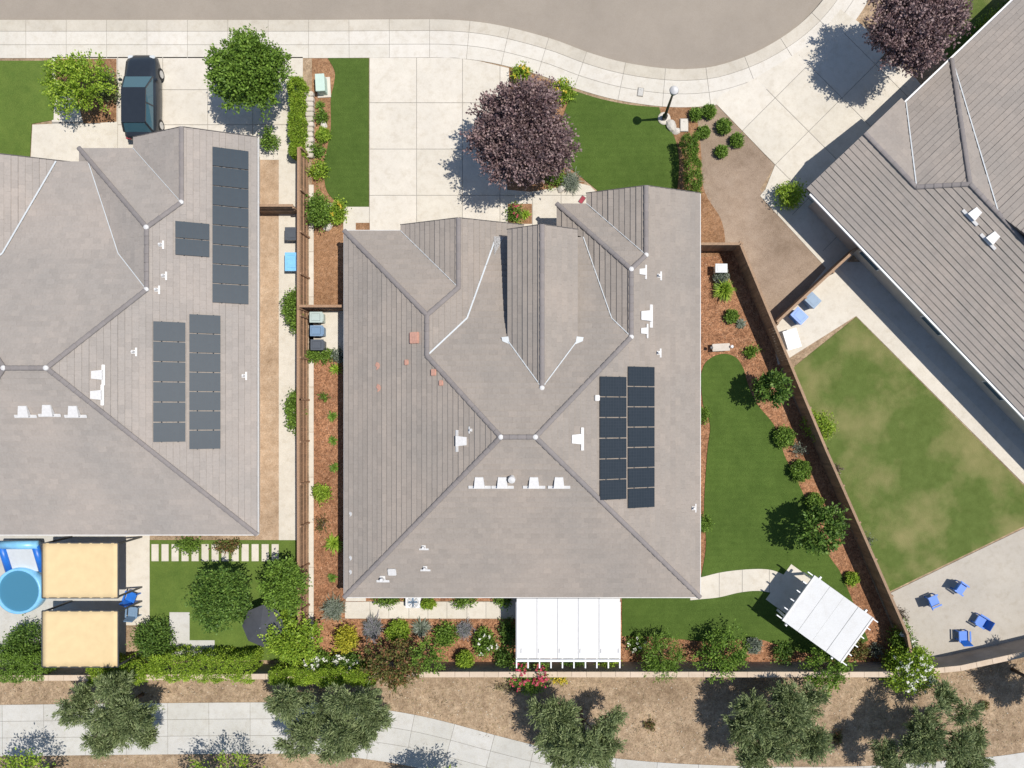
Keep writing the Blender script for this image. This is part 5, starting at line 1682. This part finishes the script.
litter('bark_chips', [W([(314, 210), (343, 231), (343, 308), (314, 308)]), W([(314, 60), (328, 60), (333, 90), (328, 130), (322, 165), (314, 205)]), W([(698, 130), (718, 245), (700, 248)])], 24, 0.09, 0.04,
       leaf_mat('light_bark_chip', (0.20, 0.09, 0.04), (0.36, 0.19, 0.09), (0.55, 0.36, 0.2), 0.0), 6)
bank = W([(-60, 683), (300, 681), (895, 680), (1024, 662), (1080, 650), (1080, 740), (980, 752), (880, 762), (700, 762), (560, 745), (440, 716), (330, 700), (-60, 701)])
bank2 = W([(-60, 757), (280, 757), (400, 772), (400, 790), (-60, 790)])
litter('dry_grass', [bank, bank2], 15, 0.18, 0.022, M['dry'], 8, flat=True)
rw = random.Random(5)
wd = []
for k in range(46):
    x = rw.uniform(-40, 1040); y = rw.uniform(684, 700) if x < 330 else rw.uniform(684, 745)
    rr = rw.uniform(3, 12)
    wd.append(W([(x + rr * rw.uniform(.5, 1.2) * math.cos(a), y + rr * rw.uniform(.4, .9) * math.sin(a)) for a in [2 * math.pi * j / 7 for j in range(7)]]))
litter('weeds', wd, 60, 0.15, 0.025, leaf_mat('dead_weed', (0.10, 0.07, 0.045), (0.20, 0.15, 0.09), (0.42, 0.34, 0.2), 0.0), 18, flat=False)
litter('pebbles', [bank, bank2], 9, 0.075, 0.06, leaf_mat('pebble', (0.2, 0.15, 0.1), (0.4, 0.33, 0.26), (0.6, 0.54, 0.46), 0.0), 9)

# ------------------------------------------------------------------ west neighbour objects
def car():
    v = P(141, 97, 0.8)
    t = thing('parked_car', 'dark slate car parked nose up on the left neighbour driveway', 'car', (v.x, v.y, 0.035), math.radians(90))
    # body lofted along x (nose at +x)
    secs = [(-2.35, .72, .45, .92), (-2.25, .86, .32, 1.0), (-1.5, .92, .26, 1.03), (0, .93, .25, 1.02), (1.1, .92, .26, 1.0), (1.95, .88, .28, .90), (2.3, .78, .32, .74), (2.42, .62, .40, .62)]
    bm = bmesh.new(); rings = []
    for x, w, z0, z1 in secs:
        pr = [(-w, z0 + .1), (-w * .96, z0), (w * .96, z0), (w, z0 + .1), (w * 1.0, (z0 + z1) / 2 + .05), (w * .9, z1 - .04), (w * .6, z1), (-w * .6, z1), (-w * .9, z1 - .04), (-w * 1.0, (z0 + z1) / 2 + .05)]
        rings.append([bm.verts.new((x, y, z)) for y, z in pr])
    for A, B in zip(rings, rings[1:]):
        for i in range(10): bm.faces.new((A[i], A[(i + 1) % 10], B[(i + 1) % 10], B[i]))
    bm.faces.new(rings[0][::-1]); bm.faces.new(rings[-1])
    bmesh.ops.recalc_face_normals(bm, faces=bm.faces)
    body = obj('body', bm, M['carpaint'], t, smooth=True)
    # greenhouse
    def loft(name, secs, mat):
        bm = bmesh.new(); rr = []
        for x, w, z in secs: rr.append([bm.verts.new((x, y, zz)) for y, zz in ((-w, z), (-w * .5, z + .03), (w * .5, z + .03), (w, z))])
        return bm, rr
    bm = bmesh.new()
    base = [(-2.0, .80), (1.0, .80)]; top = [(-1.65, .62), (0.25, .62)]
    A = [bm.verts.new(p) for p in ((-2.05, -.82, 1.0), (1.05, -.80, 1.0), (1.05, .80, 1.0), (-2.05, .82, 1.0))]
    B = [bm.verts.new(p) for p in ((-1.7, -.64, 1.5), (0.2, -.66, 1.52), (0.2, .66, 1.52), (-1.7, .64, 1.5))]
    for i in range(4): bm.faces.new((A[i], A[(i + 1) % 4], B[(i + 1) % 4], B[i]))
    bm.faces.new(B)
    obj('windows', bm, M['carglass'], t)
    bm = bmesh.new(); prism(bm, [(-1.72, -.62), (-1.66, -.67), (.14, -.68), (.22, -.62), (.22, .62), (.14, .68), (-1.66, .67), (-1.72, .62)], 1.50, 1.56); obj('roof', bm, M['carpaint'], t, bevel=.02)
    bm = bmesh.new()
    for s in (-1, 1):
        bar(bm, (1.05, s * .79, 1.0), (.2, s * .655, 1.53), .06, .05); bar(bm, (-2.04, s * .81, 1.0), (-1.7, s * .64, 1.51), .10, .05); bar(bm, (-.6, s * .81, 1.0), (-.6, s * .66, 1.52), .08, .04)
    obj('pillar', bm, M['carpaint'], t)
    for sx in (-1.45, 1.45):
        for sy in (-1, 1):
            bm = bmesh.new(); cyl(bm, (sx, sy * .72, .33), (sx, sy * .93, .33), .33, n=22)
            w = obj('wheel', bm, M['tyre'], t)
            bm = bmesh.new(); cyl(bm, (sx, sy * .925, .33), (sx, sy * .945, .33), .21, n=16); obj('rim', bm, M['alu'], w)
    for s in (-1, 1):
        bm = bmesh.new(); box(bm, 2.22, s * .60, .70, .26, .30, .14); obj('headlight', bm, M['flash'], t, bevel=.03)
        bm = bmesh.new(); box(bm, -2.33, s * .66, .80, .1, .26, .16); obj('tail_light', bm, M['redmat'], t, bevel=.02)
        bm = bmesh.new(); box(bm, .85, s * 1.0, 1.05, .14, .2, .12); obj('mirror', bm, M['carpaint'], t, bevel=.03)
car()

def sail(px0, py0, px1, py1, h, label):
    a = P(px0, py0, h); b = P(px1, py1, h)
    cx, cy = (a.x + b.x) / 2, (a.y + b.y) / 2
    t = thing('shade_canopy', label, 'canopy', (cx, cy, 0.035), 0, 'beige shade canopies behind left house')
    w, l = (b.x - a.x) / 2, (a.y - b.y) / 2
    bm = bmesh.new(); n = 14; rows = []
    for i in range(n + 1):
        x = -w + 2 * w * i / n
        rows.append([bm.verts.new((x, -l + 2 * l * j / 8, h - 0.035 - 0.06 * (1 - (x / w) ** 2) * (1 - ((-l + 2 * l * j / 8) / l) ** 2) - 0.012 * math.cos(i * math.pi))) for j in range(9)])
    for A, B in zip(rows, rows[1:]):
        for j in range(8): bm.faces.new((A[j], B[j], B[j + 1], A[j + 1]))
    f = obj('fabric', bm, M['sail'], t, smooth=True)
    sm = f.modifiers.new('thickness', 'SOLIDIFY'); sm.thickness = 0.012
    bm = bmesh.new()
    for s in (-1, 1):
        bar(bm, (-w, s * l, h - .06), (w, s * l, h - .06), .06, .06); bar(bm, (s * w, -l, h - .06), (s * w, l, h - .06), .06, .06)
    obj('frame', bm, M['dark'], t)
    for sx in (-1, 1):
        for sy in (-1, 1):
            bm = bmesh.new(); box(bm, sx * (w - .05), sy * (l - .05), (h - .1) / 2, .09, .09, h - .1); obj('post', bm, M['dark'], t)
sail(42, 543, 118, 598, 2.5, 'upper beige shade canopy next to the left house back eave')
sail(42, 611, 118, 667, 2.5, 'lower beige shade canopy beside the back wall vines')

def umbrella():
    v = P(263, 626, 2.2)
    t = thing('garden_umbrella', 'charcoal garden umbrella open on the left neighbour back lawn', 'umbrella', (v.x, v.y, 0.04))
    n = 8; R = 1.15
    bm = bmesh.new(); apex = bm.verts.new((0, 0, 2.55)); ring = [bm.verts.new((R * math.cos(2 * math.pi * i / n), R * math.sin(2 * math.pi * i / n), 2.12)) for i in range(n)]
    for i in range(n): bm.faces.new((apex, ring[i], ring[(i + 1) % n]))
    o = obj('canopy', bm, M['umb'], t); sm = o.modifiers.new('thickness', 'SOLIDIFY'); sm.thickness = 0.012
    bm = bmesh.new(); cyl(bm, (0, 0, 0.05), (0, 0, 2.6), .025, n=10); obj('pole', bm, M['alu'], t)
    bm = bmesh.new(); lathe(bm, [(.28, 0), (.28, .06), (.1, .12)], n=16); obj('base', bm, M['dark'], t)
    for i in range(n):
        a = 2 * math.pi * i / n
        bm = bmesh.new(); cyl(bm, (0, 0, 2.5), (R * math.cos(a) * .97, R * math.sin(a) * .97, 2.10), .012, n=6); obj('rib', bm, M['dark'], t)
umbrella()

def pool():
    v = P(22, 590, .4)
    t = thing('round_pool', 'round blue above ground pool beside the beige canopies', 'pool', (v.x, v.y, 0.035))
    bm = bmesh.new(); lathe(bm, [(1.28, 0), (1.32, .35), (1.28, .7), (1.16, .7), (1.14, .5), (1.14, .1)], n=32); obj('wall', bm, M['lblue'], t, smooth=True)
    bm = bmesh.new(); bmesh.ops.create_circle(bm, cap_ends=True, radius=1.15, segments=32, matrix=Matrix.Translation((0, 0, .6))); obj('water', bm, M['water'], t)
    v = P(19, 560, 1.0)
    t = thing('water_slide', 'pale blue inflatable slide beside the round pool under the house eave', 'inflatable slide', (v.x, v.y, 0.035))
    bm = bmesh.new()
    bm.free()
    for s in (-1, 1):
        bm = bmesh.new(); cyl(bm, (s * .95, -.7, .4), (s * .95, .8, 1.0), .2, n=12)
        obj('side_tube', bm, M['bluep'], t, smooth=True)
    bm = bmesh.new(); bar(bm, (0, -.75, .3), (0, .85, .95), 1.7, .12); obj('slide_bed', bm, M['flash'], t, bevel=.03)
    bm = bmesh.new(); cyl(bm, (-1.1, .85, 1.0), (1.1, .85, 1.0), .24, n=12); obj('top_tube', bm, M['lblue'], t, smooth=True)
pool()

def chair(px, py, rz, label, mat, cat='chair', group=None):
    v = P(px, py, .45)
    t = thing('garden_chair', label, cat, (v.x, v.y, 0.045), rz, group)
    bm = bmesh.new(); box(bm, 0, 0, .40, .56, .54, .06); obj('seat', bm, mat, t, bevel=.02)
    bm = bmesh.new(); bar(bm, (-.26, 0, .42), (-.42, 0, .95), .56, .05, Vector((0, 1, 0))) if False else box(bm, -.34, 0, .68, .05, .56, .56, rot=Matrix.Rotation(-.28, 4, 'Y'))
    obj('backrest', bm, mat, t, bevel=.02)
    for s in (-1, 1):
        bm = bmesh.new(); box(bm, 0, s * .30, .58, .6, .09, .04); obj('armrest', bm, mat, t, bevel=.01)
        for sx in (-.24, .24):
            bm = bmesh.new(); box(bm, sx, s * .26, .185, .06, .06, .37); obj('leg', bm, mat, t)
    return t
G3 = 'four blue chairs on the right patio'
for (x, y, a, lab) in ((933.5, 601, 0.4, 'blue chair on the right patio nearest the patchy lawn and fence'), (960.5, 588, -.6, 'blue chair on the right patio, topmost of the four'),
                       (981, 621, 2.6, 'blue chair on the right patio, furthest right of the four'), (963.5, 636, 1.6, 'blue chair on the right patio nearest the wall')):
    chair(x, y, a, lab, M['bluep'], group=G3)
chair(131, 597, 1.2, 'blue chair on the walkway beside the beige canopies', M['bluep'])
chair(133, 612, 1.5, 'blue grey chair below the other blue chair beside the beige canopies', M['binblue'])

def tote(px, py, label, mat, w=.8, l=1.2, h=.7, rz=0):
    v = P(px, py, h)
    t = thing('storage_tub', label, 'storage tub', (v.x, v.y, 0.04), rz)
    bm = bmesh.new()
    A = [bm.verts.new((x * w * .42, y * l * .42, 0)) for x, y in ((-1, -1), (1, -1), (1, 1), (-1, 1))]; B = [bm.verts.new((x * w * .5, y * l * .5, h)) for x, y in ((-1, -1), (1, -1), (1, 1), (-1, 1))]
    bm.faces.new(A[::-1]); bm.faces.new(B)
    for i in range(4): bm.faces.new((A[i], A[(i + 1) % 4], B[(i + 1) % 4], B[i]))
    obj('tub', bm, mat, t, bevel=.04)
    bm = bmesh.new(); box(bm, 0, 0, h + .03, w * 1.06, l * 1.04, .06); box(bm, 0, 0, h + .065, w * .7, l * .7, .02); obj('lid', bm, mat, t, bevel=.02)
tote(292, 262, 'blue lidded tub on the side path left of the long fence', M['lblue'], .7, 1.0)
tote(292, 234, 'dark lidded tub on the side path below the short neighbour fence', M['bingrey'], .7, .7)
tote(799, 316, 'blue lidded tub on the pale slab right of the garden fence', M['bluep'], .6, .8, rz=.8)
tote(812, 300, 'grey lidded tub on the pale slab beside the blue one', M['binblue'], .6, .8, rz=.8)

def trolley():
    v = P(786, 341, .4)
    t = thing('folding_table', 'white folding table with thin frame beside the right garden fence', 'table', (v.x, v.y, .03), .3)
    bm = bmesh.new(); box(bm, .25, 0, .72, .8, 1.1, .04); obj('table_top', bm, M['white'], t, bevel=.01)
    for sx in (-.1, .6):
        for sy in (-.45, .45):
            bm = bmesh.new(); cyl(bm, (sx, sy, 0), (sx, sy, .7), .018, n=8); obj('leg', bm, M['alu'], t)
trolley()

# ------------------------------------------------------------------ camera, light, world
sc = bpy.context.scene
cam = bpy.data.cameras.new('camera'); co = bpy.data.objects.new('camera', cam); C.objects.link(co)
co.location = ((NX - 512) / PPM, -(NY - 384) / PPM, CH)
co.rotation_euler = (0, 0, 0)
cam.sensor_width = 36.0
cam.lens = 36.0 * (CH * PPM) / 1024.0
cam.shift_x = -(NX - 512) / 1024.0
cam.shift_y = (NY - 384) / 1024.0
cam.clip_start = 0.5; cam.clip_end = 2000
sc.camera = co

EL, AZ = math.radians(68), math.radians(4)       # sun in the east (right), a touch up the picture
sv = Vector((math.cos(EL) * math.cos(AZ), math.cos(EL) * math.sin(AZ), math.sin(EL)))
sun = bpy.data.lights.new('sun', 'SUN'); so = bpy.data.objects.new('sun', sun); C.objects.link(so)
sun.energy = 4.7; sun.angle = math.radians(0.53); sun.color = (1.0, 0.955, 0.89)
so.rotation_euler = sv.to_track_quat('Z', 'Y').to_euler()
so.location = (20, 0, 40)

w = bpy.data.worlds.new('World'); sc.world = w; w.use_nodes = True
nt = w.node_tree
bg = nt.nodes['Background']
sky = nt.nodes.new('ShaderNodeTexSky'); sky.sky_type = 'NISHITA'; sky.sun_disc = False
sky.sun_elevation = EL; sky.sun_rotation = math.radians(90) - AZ
sky.air_density = 1.0; sky.dust_density = 0.6; sky.ozone_density = 3.0
nt.links.new(sky.outputs[0], bg.inputs[0]); bg.inputs[1].default_value = 0.115

sc.view_settings.view_transform = 'Standard'; sc.view_settings.look = 'None'
sc.view_settings.exposure = -0.03; sc.view_settings.gamma = 1.0
try: sc.view_settings.use_curve_mapping = False
except Exception: pass
